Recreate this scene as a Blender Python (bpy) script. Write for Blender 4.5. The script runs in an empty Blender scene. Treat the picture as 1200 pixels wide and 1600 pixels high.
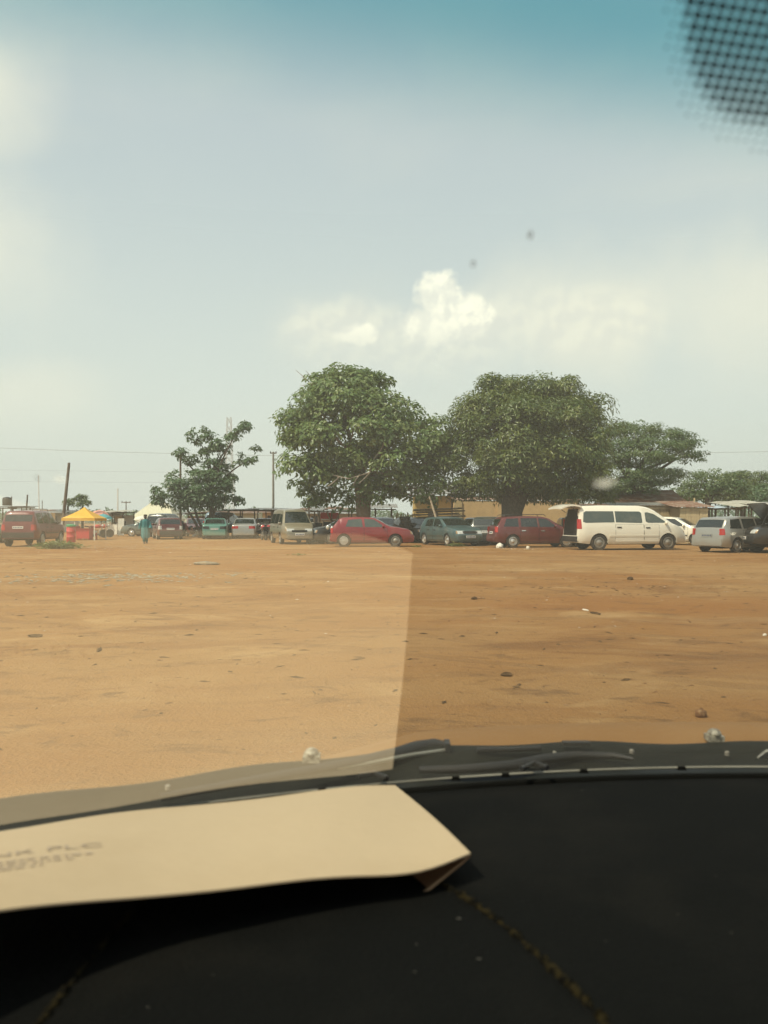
import bpy, math, random
import numpy as np
from mathutils import Vector, Matrix, Euler
PI = math.pi
R = math.radians
random.seed(7)
rng = np.random.default_rng(11)
sc = bpy.context.scene
COL = sc.collection

# ------------------------------------------------------------------ camera, sky, sun, exposure
F, CX, HY, EYE = 1230.0, 600.0, 812.0, 1.30          # photo scale (1200 x 1600): focal length, centre column, horizon row, eye height
camd = bpy.data.cameras.new('camera'); cam = bpy.data.objects.new('camera', camd); COL.objects.link(cam)
cam.location = (0, 0, EYE); cam.rotation_euler = (R(90), 0, 0)
camd.sensor_fit = 'VERTICAL'; camd.sensor_height = 36.0; camd.lens = F / 1600 * 36.0
camd.shift_y = 12.0 / 1600
camd.clip_start = 0.02; camd.clip_end = 6000
camd.dof.use_dof = True; camd.dof.focus_distance = 30.0; camd.dof.aperture_fstop = 9.5
sc.camera = cam
sc.view_settings.view_transform = 'Standard'; sc.view_settings.look = 'None'
sc.view_settings.gamma = 1.0; sc.view_settings.use_curve_mapping = False
sc.view_settings.exposure = 0.22
sc.cycles.max_bounces = 6; sc.cycles.transparent_max_bounces = 16; sc.cycles.diffuse_bounces = 2; sc.cycles.glossy_bounces = 3
sc.cycles.caustics_reflective = False; sc.cycles.caustics_refractive = False
sc.cycles.use_denoising = True
sc.cycles.use_adaptive_sampling = True; sc.cycles.adaptive_threshold = 0.02

SUN_EL = 55
TO_SUN = Vector((-0.72, -0.56, 0.0)).normalized() * math.cos(R(SUN_EL)); TO_SUN.z = math.sin(R(SUN_EL))
sl = bpy.data.lights.new('sun', 'SUN'); so = bpy.data.objects.new('sun', sl); COL.objects.link(so)
sl.energy = 4.3; sl.angle = R(0.8); sl.color = (1.0, 0.90, 0.74)
so.rotation_euler = TO_SUN.to_track_quat('Z', 'Y').to_euler(); so.location = (-20, -20, 30)

class NT:
    """small helper round a node tree"""
    def __init__(s, tree):
        s.t = tree; s.n = tree.nodes; s.l = tree.links
    def node(s, kind, **kw):
        n = s.n.new(kind)
        for k, v in kw.items(): setattr(n, k, v)
        return n
    def put(s, sock, v):
        if v is None: return
        if isinstance(v, bpy.types.NodeSocket): s.l.new(v, sock)
        elif isinstance(v, (tuple, list)) and len(v) == 3 and len(sock.default_value) == 4: sock.default_value = (*v, 1)
        else: sock.default_value = v
    def m(s, op, a, b=None, c=None, clamp=False):
        n = s.n.new('ShaderNodeMath'); n.operation = op; n.use_clamp = clamp
        s.put(n.inputs[0], a); s.put(n.inputs[1], b); s.put(n.inputs[2], c)
        return n.outputs[0]
    def mix(s, f, a, b, blend='MIX'):
        n = s.n.new('ShaderNodeMixRGB'); n.blend_type = blend
        s.put(n.inputs[0], f); s.put(n.inputs[1], a); s.put(n.inputs[2], b)
        return n.outputs[0]
    def noise(s, vec, scale, detail=4, rough=.55, dist=0.0):
        n = s.n.new('ShaderNodeTexNoise'); s.put(n.inputs['Vector'], vec)
        n.inputs['Scale'].default_value = scale; n.inputs['Detail'].default_value = detail
        n.inputs['Roughness'].default_value = rough; n.inputs['Distortion'].default_value = dist
        return n.outputs['Fac']
    def ramp(s, f, a, b, smooth=True):
        n = s.n.new('ShaderNodeMapRange'); n.interpolation_type = 'SMOOTHSTEP' if smooth else 'LINEAR'
        s.put(n.inputs[0], f); n.inputs[1].default_value = a; n.inputs[2].default_value = b
        return n.outputs[0]

world = bpy.data.worlds.new('World'); sc.world = world; world.use_nodes = True
def build_world():
    t = NT(world.node_tree); t.n.clear()
    out = t.node('ShaderNodeOutputWorld'); bg = t.node('ShaderNodeBackground')
    sky = t.node('ShaderNodeTexSky', sky_type='NISHITA', sun_disc=False)
    sky.sun_elevation = R(SUN_EL); sky.sun_rotation = math.atan2(TO_SUN.x, TO_SUN.y) % (2 * PI)
    sky.air_density = 1.0; sky.dust_density = 3.0; sky.ozone_density = 1.5; sky.altitude = 200
    tc = t.node('ShaderNodeTexCoord'); sep = t.node('ShaderNodeSeparateXYZ'); t.l.new(tc.outputs['Generated'], sep.inputs[0])
    x, y, z = sep.outputs
    az = t.m('ARCTAN2', x, y); el = t.m('ARCSINE', z)
    # dusty air: the lower sky whitens
    hz = t.ramp(el, .60, -.02)
    air = t.mix(hz, (4.6, 5.25, 5.5), (5.6, 5.95, 5.65))
    base = t.mix(t.m('MULTIPLY_ADD', hz, .32, .62), sky.outputs[0], air)
    # thin high cloud everywhere
    cmb = t.node('ShaderNodeCombineXYZ'); t.put(cmb.inputs[0], az); t.put(cmb.inputs[1], t.m('MULTIPLY', el, 2.2)); cmb.inputs[2].default_value = 3.1
    thin = t.ramp(t.noise(cmb.outputs[0], 2.0, 5, .5), .40, .80)
    base = t.mix(t.m('MULTIPLY', thin, .45), base, (5.9, 5.85, 5.2))
    # cumulus banks: noise-broken heaps standing on a low base
    cm2 = t.node('ShaderNodeCombineXYZ'); t.put(cm2.inputs[0], az); t.put(cm2.inputs[1], el)
    cm3 = t.node('ShaderNodeCombineXYZ'); t.put(cm3.inputs[0], t.m('ADD', az, -.007)); t.put(cm3.inputs[1], t.m('ADD', el, .011))
    n1 = t.noise(cm2.outputs[0], 30, 7, .55); n1b = t.noise(cm3.outputs[0], 30, 7, .55); n2 = t.noise(cm2.outputs[0], 8, 4, .5)
    lit = t.ramp(t.m('SUBTRACT', n1, n1b), -.10, .12)
    def heap(a0, e0, ra, re):
        da = t.m('DIVIDE', t.m('SUBTRACT', az, a0), ra); de = t.m('DIVIDE', t.m('SUBTRACT', el, e0), re)
        r = t.m('SQRT', t.m('ADD', t.m('MULTIPLY', da, da), t.m('MULTIPLY', de, de)))
        return t.m('SUBTRACT', 1.0, r)
    def union(lst):
        o = lst[0]
        for h in lst[1:]: o = t.m('SMOOTH_MAX', o, h, .15)
        return o
    wob = t.m('MULTIPLY_ADD', n1, 1.5, -.75)
    sharp = union([heap(.070, .276, .034, .034), heap(.088, .250, .054, .036), heap(.055, .240, .040, .030), heap(-.035, .232, .030, .016)])
    low = union([heap(-.05, .236, .095, .046), heap(.03, .21, .17, .062), heap(.15, .242, .12, .046), heap(.10, .225, .16, .055), heap(.25, .235, .14, .05)])
    far = union([heap(.28, .25, .24, .10), heap(.45, .24, .24, .11), heap(-.46, .135, .20, .060), heap(-.50, .30, .16, .12), heap(-.47, .46, .10, .10), heap(-.9, .2, .3, .06), heap(1.1, .2, .4, .07), heap(2.3, .22, .5, .06), heap(-2.2, .2, .5, .06)])
    ms = t.m('MULTIPLY', t.ramp(t.m('ADD', sharp, t.m('MULTIPLY', wob, .72)), -.04, .34), t.ramp(el, .195, .258))
    n3 = t.noise(cm2.outputs[0], 15, 5, .5)
    ml = t.m('MULTIPLY', t.ramp(t.m('ADD', low, t.m('MULTIPLY_ADD', n3, 1.0, -.48)), -.15, .75), t.ramp(el, .13, .25))
    mf = t.m('MULTIPLY', t.ramp(t.m('ADD', far, t.m('MULTIPLY_ADD', n2, 1.2, -.6)), -.1, 1.0), t.ramp(el, .03, .2))
    c = t.mix(t.m('MULTIPLY', mf, .62), base, (6.6, 6.45, 5.7))
    c = t.mix(t.m('MULTIPLY', ml, .70), c, t.mix(lit, (5.9, 5.95, 5.6), (6.7, 6.65, 5.95)))
    c = t.mix(t.m('MULTIPLY', ms, .85), c, t.mix(lit, (6.6, 6.6, 6.1), (8.3, 8.1, 7.1)))
    t.l.new(c, bg.inputs[0]); bg.inputs[1].default_value = 0.15
    t.l.new(bg.outputs[0], out.inputs[0])
build_world()

# ------------------------------------------------------------------ helpers
def W(px, py, d): return Vector(((px - CX) / F * d, d, EYE + (HY - py) / F * d))
def X(px, d): return (px - CX) / F * d
def Z(py, d): return EYE + (HY - py) / F * d

MATS = {}
def mat(name, col, rough=.6, metal=0.0, col2=None, scale=6.0, lo=.42, hi=.62, amt=1.0, coat=0.0, bump=0.0, bscale=40.0, spec=.5, trans=None, vec='Object'):
    if name in MATS: return MATS[name]
    m = bpy.data.materials.new(name); m.use_nodes = True; MATS[name] = m
    t = NT(m.node_tree); b = t.n['Principled BSDF']
    b.inputs['Roughness'].default_value = rough; b.inputs['Metallic'].default_value = metal
    b.inputs['Coat Weight'].default_value = coat; b.inputs['Coat Roughness'].default_value = .12
    b.inputs['Specular IOR Level'].default_value = spec
    tc = t.node('ShaderNodeTexCoord'); v = tc.outputs[vec]
    if col2 is not None:
        f = t.ramp(t.noise(v, scale, 5, .6), lo, hi)
        f = t.m('MULTIPLY', f, amt)
        t.put(b.inputs['Base Color'], t.mix(f, col, col2))
    else: t.put(b.inputs['Base Color'], col)
    if bump:
        bn = t.node('ShaderNodeBump'); bn.inputs['Strength'].default_value = bump; bn.inputs['Distance'].default_value = .02
        t.put(bn.inputs['Height'], t.noise(v, bscale, 4, .6)); t.l.new(bn.outputs[0], b.inputs['Normal'])
    return m

class MB:
    """collects shapes and links them as ONE mesh object"""
    def __init__(s): s.v = []; s.f = []
    def add(s, vs, fs):
        o = len(s.v); s.v += [tuple(p) for p in vs]; s.f += [tuple(i + o for i in f) for f in fs]; return s
    def box(s, c, size, rot=None, taper=1.0):
        hx, hy, hz = size[0] / 2, size[1] / 2, size[2] / 2; vs = []
        for dz in (-1, 1):
            k = taper if dz > 0 else 1.0
            for dx, dy in ((-1, -1), (1, -1), (1, 1), (-1, 1)): vs.append(Vector((dx * hx * k, dy * hy * k, dz * hz)))
        if rot is not None:
            e = Euler(rot).to_matrix(); vs = [e @ p for p in vs]
        c = Vector(c)
        return s.add([p + c for p in vs], [(0, 3, 2, 1), (4, 5, 6, 7), (0, 1, 5, 4), (1, 2, 6, 5), (2, 3, 7, 6), (3, 0, 4, 7)])
    def tube(s, pts, rad, n=8, cap=True):
        pts = [Vector(p) for p in pts]
        if not isinstance(rad, (list, tuple)): rad = [rad] * len(pts)
        vs = []; up = Vector((0, 0, 1)); a = None
        for i, p in enumerate(pts):
            d = (pts[min(i + 1, len(pts) - 1)] - pts[max(i - 1, 0)])
            d = d.normalized() if d.length > 1e-9 else Vector((0, 0, 1))
            if a is None: a = d.cross(up if abs(d.z) < .9 else Vector((1, 0, 0))).normalized()
            a = (a - d * a.dot(d)).normalized(); b = d.cross(a)
            for k in range(n):
                q = 2 * PI * k / n; vs.append(p + (a * math.cos(q) + b * math.sin(q)) * rad[i])
        fs = []
        for i in range(len(pts) - 1):
            for k in range(n):
                k2 = (k + 1) % n; fs.append((i * n + k, i * n + k2, (i + 1) * n + k2, (i + 1) * n + k))
        if cap: fs += [tuple(range(n))[::-1], tuple(range((len(pts) - 1) * n, len(pts) * n))]
        return s.add(vs, fs)
    def lathe(s, prof, c=(0, 0, 0), axis='Z', n=24, sx=1.0, sy=1.0):
        vs = []; c = Vector(c)
        for r, h in prof:
            for k in range(n):
                q = 2 * PI * k / n; a, b = math.cos(q) * r * sx, math.sin(q) * r * sy
                vs.append(c + (Vector((a, b, h)) if axis == 'Z' else Vector((a, h, b)) if axis == 'Y' else Vector((h, a, b))))
        fs = []
        for i in range(len(prof) - 1):
            for k in range(n):
                k2 = (k + 1) % n; fs.append((i * n + k, i * n + k2, (i + 1) * n + k2, (i + 1) * n + k))
        fs += [tuple(range(n))[::-1], tuple(range((len(prof) - 1) * n, len(prof) * n))]
        return s.add(vs, fs)
    def grid(s, P, skirt=None):
        """P: rows of points; skirt: vector or rows of vectors giving the depth behind the sheet"""
        nr, nc = len(P), len(P[0]); vs = [p for row in P for p in row]; fs = []
        for i in range(nr - 1):
            for j in range(nc - 1): fs.append((i * nc + j, i * nc + j + 1, (i + 1) * nc + j + 1, (i + 1) * nc + j))
        if skirt is not None:
            rim = [(0, j) for j in range(nc)] + [(i, nc - 1) for i in range(1, nr)] + [(nr - 1, j) for j in range(nc - 2, -1, -1)] + [(i, 0) for i in range(nr - 2, 0, -1)]
            o = len(vs)
            for (i, j) in rim: vs.append(Vector(P[i][j]) + Vector(skirt if not isinstance(skirt, list) else skirt[i][j]))
            for k, (i, j) in enumerate(rim):
                k2 = (k + 1) % len(rim); i2, j2 = rim[k2]
                fs.append((i * nc + j, o + k, o + k2, i2 * nc + j2))
        return s.add(vs, fs)
    def poly(s, pts, skirt):
        n = len(pts); vs = [Vector(p) for p in pts] + [Vector(p) + Vector(skirt) for p in pts]
        return s.add(vs, [tuple(range(n))] + [(i, n + i, n + (i + 1) % n, (i + 1) % n) for i in range(n)] + [tuple(range(n, 2 * n))[::-1]])
    def sphere(s, c, r, n=10, m=7, j=0.0):
        vs = []; c = Vector(c); r = Vector(r) if not isinstance(r, (int, float)) else Vector((r, r, r))
        for i in range(m + 1):
            th = PI * i / m
            for k in range(n):
                q = 2 * PI * k / n; kk = 1 + j * (random.random() - .5)
                vs.append(c + Vector((math.sin(th) * math.cos(q) * r.x, math.sin(th) * math.sin(q) * r.y, math.cos(th) * r.z)) * kk)
        fs = [(i * n + k, (i + 1) * n + k, (i + 1) * n + (k + 1) % n, i * n + (k + 1) % n) for i in range(m) for k in range(n)]
        return s.add(vs, fs)
    def mesh(s, name, m, smooth=None):
        me = bpy.data.meshes.new(name); me.from_pydata(s.v, [], s.f)
        me.validate(); me.update()
        if m is not None: me.materials.append(m)
        if smooth is not None:
            me.polygons.foreach_set('use_smooth', [True] * len(me.polygons))
            if smooth < 170: me.set_sharp_from_angle(angle=R(smooth))
        return me
    def build(s, name, m, parent=None, smooth=None):
        return link(name, s.mesh(name, m, smooth), parent)

def link(name, data, parent=None):
    o = bpy.data.objects.new(name, data); COL.objects.link(o)
    if parent is not None: o.parent = parent
    return o
def tag(o, label=None, cat=None, group=None, kind=None):
    for k, v in (('label', label), ('category', cat), ('group', group), ('kind', kind)):
        if v: o[k] = v
    return o
def thing(name, label, cat, loc=(0, 0, 0), rz=0.0, group=None):
    o = link(name, None); o.location = loc; o.rotation_euler = (0, 0, rz)
    return tag(o, label, cat, group)
def dup(root, loc, rz, label=None):
    r = root.copy(); COL.objects.link(r); r.location = loc; r.rotation_euler = (0, 0, rz)
    if label: r['label'] = label
    for ch in list(root.children):
        c = ch.copy(); COL.objects.link(c); c.parent = r
        for g in list(ch.children):
            d = g.copy(); COL.objects.link(d); d.parent = c
    return r

DUST = (.36, .25, .14)
def paint(name, col, rough=.32, metal=0.0, dust=.35, coat=.6):
    return mat('paint_' + name, col, rough, metal, DUST, 1.7, .35, .85, dust * .7, coat=coat)
M_GLASS = mat('car_glass', (.012, .018, .017), .05, 0, (.20, .17, .12), 3.0, .5, .85, .25, spec=.9)
M_GLASSL = mat('car_glass_pale', (.055, .075, .065), .08, 0, (.22, .19, .13), 3.0, .45, .85, .3, spec=.9)
M_TYRE = mat('tyre_rubber', (.022, .021, .020), .85, 0, (.16, .11, .06), 5, .4, .8, .7)
M_BLACK = mat('black_plastic', (.02, .02, .02), .5, 0, (.12, .09, .055), 4, .45, .8, .4)
M_DARK = mat('dark_parts_and_shade', (.012, .011, .010), .9)
M_RIM = mat('alloy_rim', (.62, .60, .55), .32, .7, (.35, .27, .18), 8, .45, .8, .5)
M_STEEL = mat('steel_rim', (.33, .31, .27), .45, .5, (.30, .22, .13), 8, .4, .8, .6)
M_LAMP = mat('clear_lamp', (.72, .72, .66), .12, .3, (.5, .45, .35), 9, .4, .8, .4, coat=.6)
M_RED = mat('red_lamp', (.42, .018, .014), .18, 0, coat=.7)
M_AMBER = mat('amber_lamp', (.38, .24, .12), .25, coat=.6)
M_PLATE = mat('number_plate', (.74, .72, .66), .45, 0, (.5, .42, .3), 14, .45, .75, .5)
M_PLATEY = mat('yellow_plate', (.62, .5, .22), .45)
M_INK = mat('plate_ink', (.03, .05, .12), .6)
M_CHROME = mat('chrome_trim', (.72, .70, .66), .2, .9)

# ------------------------------------------------------------------ ground
def vnoise(xa, ya, cell, seed):
    r = np.random.default_rng(seed); g = r.random((256, 256))
    fx, fy = xa / cell, ya / cell; ix, iy = np.floor(fx).astype(int), np.floor(fy).astype(int)
    u, v = fx - ix, fy - iy; u = u * u * (3 - 2 * u); v = v * v * (3 - 2 * v)
    a = g[ix % 256, iy % 256]; b = g[(ix + 1) % 256, iy % 256]; c = g[ix % 256, (iy + 1) % 256]; d = g[(ix + 1) % 256, (iy + 1) % 256]
    return (a * (1 - u) + b * u) * (1 - v) + (c * (1 - u) + d * u) * v
def ground_h(xa, ya):
    xa, ya = np.asarray(xa, float), np.asarray(ya, float)
    h = (vnoise(xa, ya, 6.0, 1) - .5) * .10 + (vnoise(xa, ya, 1.7, 2) - .5) * .05 + (vnoise(xa, ya, .55, 3) - .5) * .026
    rut = np.exp(-((ya - 15 - .22 * (xa - 6)) / .5) ** 2) + np.exp(-((ya - 16.7 - .22 * (xa - 6)) / .5) ** 2)
    h -= .05 * rut * (xa > 0)
    near = np.clip((ya - 2.5) / 3, 0, 1); far = np.clip((29 - ya) / 6, 0, 1)
    return h * near * (0.25 + .75 * far) - .012
def gz(x, y): return float(ground_h(np.array([x]), np.array([y]))[0])
def build_ground():
    xs = np.concatenate([[-3000, -900, -300, -120], np.linspace(-50, 50, 321), [120, 300, 900, 3000]])
    ys = np.concatenate([[-300, -60, -12], np.arange(-6, 24, .16), np.arange(24, 64, .4), [70, 85, 110, 160, 300, 800, 4000]])
    gx, gy = np.meshgrid(xs, ys); h = ground_h(gx, gy)
    h[(np.abs(gx) > 60) | (gy > 66) | (gy < -7)] = -.012
    nv, nx = gx.size, len(xs); idx = np.arange(nv).reshape(gx.shape)
    q = np.stack([idx[:-1, :-1], idx[:-1, 1:], idx[1:, 1:], idx[1:, :-1]], -1).reshape(-1, 4)
    me = bpy.data.meshes.new('ground'); me.from_pydata(np.stack([gx, gy, h], -1).reshape(-1, 3).tolist(), [], q.tolist())
    me.polygons.foreach_set('use_smooth', [True] * len(me.polygons))
    m = bpy.data.materials.new('laterite_ground'); m.use_nodes = True; t = NT(m.node_tree); b = t.n['Principled BSDF']
    b.inputs['Roughness'].default_value = .95; b.inputs['Specular IOR Level'].default_value = .15
    tc = t.node('ShaderNodeTexCoord'); v = tc.outputs['Object']
    mp = t.node('ShaderNodeMapping'); t.l.new(v, mp.inputs[0]); mp.inputs['Scale'].default_value = (.55, 1.0, 1); mp.inputs['Rotation'].default_value = (0, 0, R(-12))
    sv = mp.outputs[0]
    c = t.mix(t.ramp(t.noise(sv, .16, 5, .55, .6), .36, .66), (.285, .138, .044), (.340, .200, .082))
    c = t.mix(t.m('MULTIPLY', t.ramp(t.noise(sv, .75, 6, .62, .8), .50, .70), .75), c, (.43, .275, .125))
    # wheel-worn darker streaks across the lot
    mp2 = t.node('ShaderNodeMapping'); t.l.new(v, mp2.inputs[0]); mp2.inputs['Rotation'].default_value = (0, 0, R(-10)); mp2.inputs['Scale'].default_value = (.20, .55, 1)
    c = t.mix(t.m('MULTIPLY', t.ramp(t.noise(mp2.outputs[0], .9, 6, .66, 1.4), .50, .66), .42), c, (.21, .100, .038))
    c = t.mix(t.m('MULTIPLY', t.ramp(t.noise(sv, .42, 6, .66, 1.2), .54, .68), .85), c, (.20, .095, .034))
    c = t.mix(t.m('MULTIPLY', t.ramp(t.noise(sv, .27, 5, .6, .9), .50, .66), .6), c, (.275, .118, .032))
    c = t.mix(t.m('MULTIPLY', t.ramp(t.noise(sv, 2.6, 6, .68, .5), .54, .68), .75), c, (.165, .088, .036))
    c = t.mix(t.m('MULTIPLY', t.ramp(t.noise(sv, 6.5, 5, .7), .60, .72), .6), c, (.13, .08, .04))
    c = t.mix(t.m('MULTIPLY', t.ramp(t.noise(v, 14, 4, .7), .62, .74), .5), c, (.13, .08, .042))
    c = t.mix(t.m('MULTIPLY', t.ramp(t.noise(v, 22, 3, .7), .66, .74), .6), c, (.50, .39, .25))
    c = t.mix(t.m('MULTIPLY', t.ramp(t.noise(v, 90, 3, .6), .35, .75), .25), c, (.16, .09, .04))
    # wheel tracks curving over the lot
    sp = t.node('ShaderNodeSeparateXYZ'); t.l.new(v, sp.inputs[0]); gx_, gy_ = sp.outputs[0], sp.outputs[1]
    wv_ = t.m('MULTIPLY_ADD', t.noise(v, .35, 3, .5), 1.2, -.6); trk = None
    for (a0, a1, a2) in ((6.2, .30, .020), (9.6, -.16, .012), (13.5, .42, -.006), (19.0, -.30, .010), (24.5, .22, -.004), (7.6, -.55, .03)):
        for g_ in (0, 1.45):
            yc = t.m('ADD', t.m('MULTIPLY_ADD', gx_, a1, a0 + g_), t.m('MULTIPLY', t.m('MULTIPLY', gx_, gx_), a2))
            dd = t.m('ABSOLUTE', t.m('ADD', t.m('SUBTRACT', gy_, yc), wv_)); k_ = t.ramp(dd, .17, .09)
            trk = k_ if trk is None else t.m('MAXIMUM', trk, k_)
    trk = t.m('MULTIPLY', trk, t.ramp(t.noise(v, .8, 4, .6), .38, .60))
    c = t.mix(t.m('MULTIPLY', trk, .40), c, (.215, .115, .046))
    t.l.new(c, b.inputs['Base Color'])
    b1 = t.node('ShaderNodeBump'); b1.inputs['Strength'].default_value = .8; b1.inputs['Distance'].default_value = .05
    hgt = t.m('ADD', t.m('MULTIPLY', t.noise(v, 5, 6, .65), .8), t.m('MULTIPLY', t.noise(v, 40, 4, .6), .28)); hgt = t.m('SUBTRACT', hgt, t.m('MULTIPLY', trk, .35))
    t.l.new(hgt, b1.inputs['Height']); t.l.new(b1.outputs[0], b.inputs['Normal'])
    me.materials.append(m); o = link('ground', me); tag(o, 'bare orange-brown laterite dirt lot with ruts and scattered litter', 'ground', kind='structure')
build_ground()

# ------------------------------------------------------------------ vegetation
def leaf_mat(name, c1, c2, c3, trans=.35):
    m = bpy.data.materials.new(name); m.use_nodes = True; t = NT(m.node_tree); b = t.n['Principled BSDF']
    b.inputs['Roughness'].default_value = .36; b.inputs['Specular IOR Level'].default_value = .6
    g = t.node('ShaderNodeNewGeometry'); rnd = g.outputs['Random Per Island']
    c = t.mix(t.ramp(rnd, .0, .6, False), c1, c2); c = t.mix(t.ramp(rnd, .78, .97, False), c, c3)
    tco = t.node('ShaderNodeTexCoord'); c = t.mix(t.m('MULTIPLY', t.ramp(t.noise(tco.outputs['Object'], .75, 3, .5), .40, .66), .55), c, c3)
    c = t.mix(t.m('MULTIPLY', t.ramp(t.noise(tco.outputs['Object'], 1.3, 2, .5), .52, .70), .5), c, c1)
    t.l.new(c, b.inputs['Base Color'])
    tr = t.node('ShaderNodeBsdfTranslucent'); t.l.new(t.mix(.5, c, (.16, .20, .03)), tr.inputs[0])
    mx = t.node('ShaderNodeMixShader'); mx.inputs[0].default_value = trans
    t.l.new(b.outputs[0], mx.inputs[1]); t.l.new(tr.outputs[0], mx.inputs[2])
    t.l.new(mx.outputs[0], t.n['Material Output'].inputs[0]); return m
LEAF_A = leaf_mat('broad_leaf', (.088, .165, .046), (.155, .240, .072), (.26, .30, .11), .36)
LEAF_M = leaf_mat('mango_leaf', (.050, .098, .022), (.105, .155, .034), (.19, .215, .05), .30)
LEAF_F = leaf_mat('feather_leaf', (.070, .130, .046), (.110, .180, .066), (.19, .24, .09))
LEAF_N = leaf_mat('neem_leaf', (.065, .135, .062), (.100, .180, .085), (.15, .23, .10), .36)
LEAF_G = leaf_mat('grass_blade', (.09, .15, .03), (.15, .20, .05), (.28, .26, .11))
BARK = mat('bark', (.24, .165, .105), .9, 0, (.30, .22, .15), 7, .4, .7, 1, bump=.6, bscale=18)
BARKD = mat('dark_bark', (.075, .055, .040), .9, 0, (.13, .10, .075), 7, .4, .7, 1, bump=.6, bscale=18)
BARKP = mat('pale_twig', (.36, .31, .24), .9)

def leaves(pos, out, ln, wd, droop=.3, jit=1.0):
    """a folded diamond leaf at every point; returns verts, faces"""
    n = len(pos)
    nm = out + rng.normal(0, .42, (n, 3)) * jit; nm[:, 2] += .55; nm /= np.linalg.norm(nm, axis=1)[:, None] + 1e-9
    d = rng.normal(0, .75, (n, 3)) * jit; d[:, 2] -= droop + .15; d += out * .5
    d -= nm * np.sum(d * nm, axis=1)[:, None]; d /= np.linalg.norm(d, axis=1)[:, None] + 1e-9
    sd = np.cross(d, nm)
    l = (ln * rng.uniform(.6, 1.3, n))[:, None]; w = (wd * rng.uniform(.7, 1.25, n))[:, None]
    a = pos; c = pos + d * l - nm * l * .12
    b = pos + d * l * .45 + sd * w * .5 + nm * w * .18; e = pos + d * l * .45 - sd * w * .5 + nm * w * .18
    v = np.stack([a, b, c, e], 1).reshape(-1, 3)
    i = np.arange(n)[:, None] * 4
    f = np.concatenate([i + np.array([[0, 1, 2]]), i + np.array([[0, 2, 3]])], 1).reshape(-1, 3)
    return v, f
def np_mesh(name, v, f, m):
    me = bpy.data.meshes.new(name); nv, nf = len(v), len(f)
    me.vertices.add(nv); me.vertices.foreach_set('co', np.ascontiguousarray(v, np.float32).ravel())
    me.loops.add(nf * 3); me.loops.foreach_set('vertex_index', np.ascontiguousarray(f, np.int32).ravel())
    me.polygons.add(nf); me.polygons.foreach_set('loop_start', np.arange(0, nf * 3, 3, dtype=np.int32))
    me.polygons.foreach_set('loop_total', np.full(nf, 3, np.int32))
    me.update(calc_edges=True); me.validate(); me.materials.append(m); return me
def clumps_of(blobs, per_m2, rc, shell=(.72, 1.0), low=-.75):
    """small twig-end clumps spread over the skin of each ellipsoid: centres, outward, radius"""
    C, O, RR = [], [], []
    for (c, r) in blobs:
        c, r = np.array(c, float), np.array(r, float)
        area = 4 * PI * ((r[0] * r[1]) ** 1.6 / 3 + (r[0] * r[2]) ** 1.6 / 3 + (r[1] * r[2]) ** 1.6 / 3) ** (1 / 1.6)
        n = max(4, int(area * per_m2)); d = rng.normal(0, 1, (n * 2, 3)); d /= np.linalg.norm(d, axis=1)[:, None]
        d = d[d[:, 2] > low][:n]
        C.append(c + d * r * rng.uniform(shell[0], shell[1], (len(d), 1))); O.append(d); RR.append(rc * rng.uniform(.42, 1.45, len(d)))
    return np.concatenate(C), np.concatenate(O), np.concatenate(RR)
def crown(blobs, per_m2, rc, nleaf, ln, wd, shell=(.72, 1.0), low=-.75, droop=.3, fill=.0, flat=.75):
    C, O, RR = clumps_of(blobs, per_m2, rc, shell, low)
    # keep clumps that are not buried deep inside another blob
    keep = np.ones(len(C), bool)
    for (c, r) in blobs:
        q = np.linalg.norm((C - np.array(c)) / np.array(r), axis=1); keep &= (q > .62) | (rng.random(len(C)) < fill)
    C, O, RR = C[keep], O[keep], RR[keep]
    k = np.maximum(6, (nleaf * (RR / rc) ** 2).astype(int)); ids = np.repeat(np.arange(len(C)), k)
    d = rng.normal(0, 1, (len(ids), 3)); d /= np.linalg.norm(d, axis=1)[:, None]
    d[:, 2] = np.where(d[:, 2] < -.35, -d[:, 2], d[:, 2])
    rad = RR[ids] * rng.uniform(.25, 1.0, len(ids)) ** .6
    off = d * rad[:, None]; off[:, 2] *= flat
    v, f = leaves(C[ids] + off, d * .75 + O[ids] * .4, ln, wd, droop)
    return v, f, C
def limb(mb, a, b, r0, r1, sag=.0, n=6):
    a, b = Vector(a), Vector(b); pts, rr = [], []
    off = Vector((random.uniform(-1, 1), random.uniform(-1, 1), random.uniform(-.3, .6))) * (b - a).length * .09
    for i in range(n + 1):
        t = i / n; p = a.lerp(b, t) + off * math.sin(PI * t); p.z += sag * math.sin(PI * t)
        pts.append(p); rr.append(r0 + (r1 - r0) * t)
    mb.tube(pts, rr, 7); return pts
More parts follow.
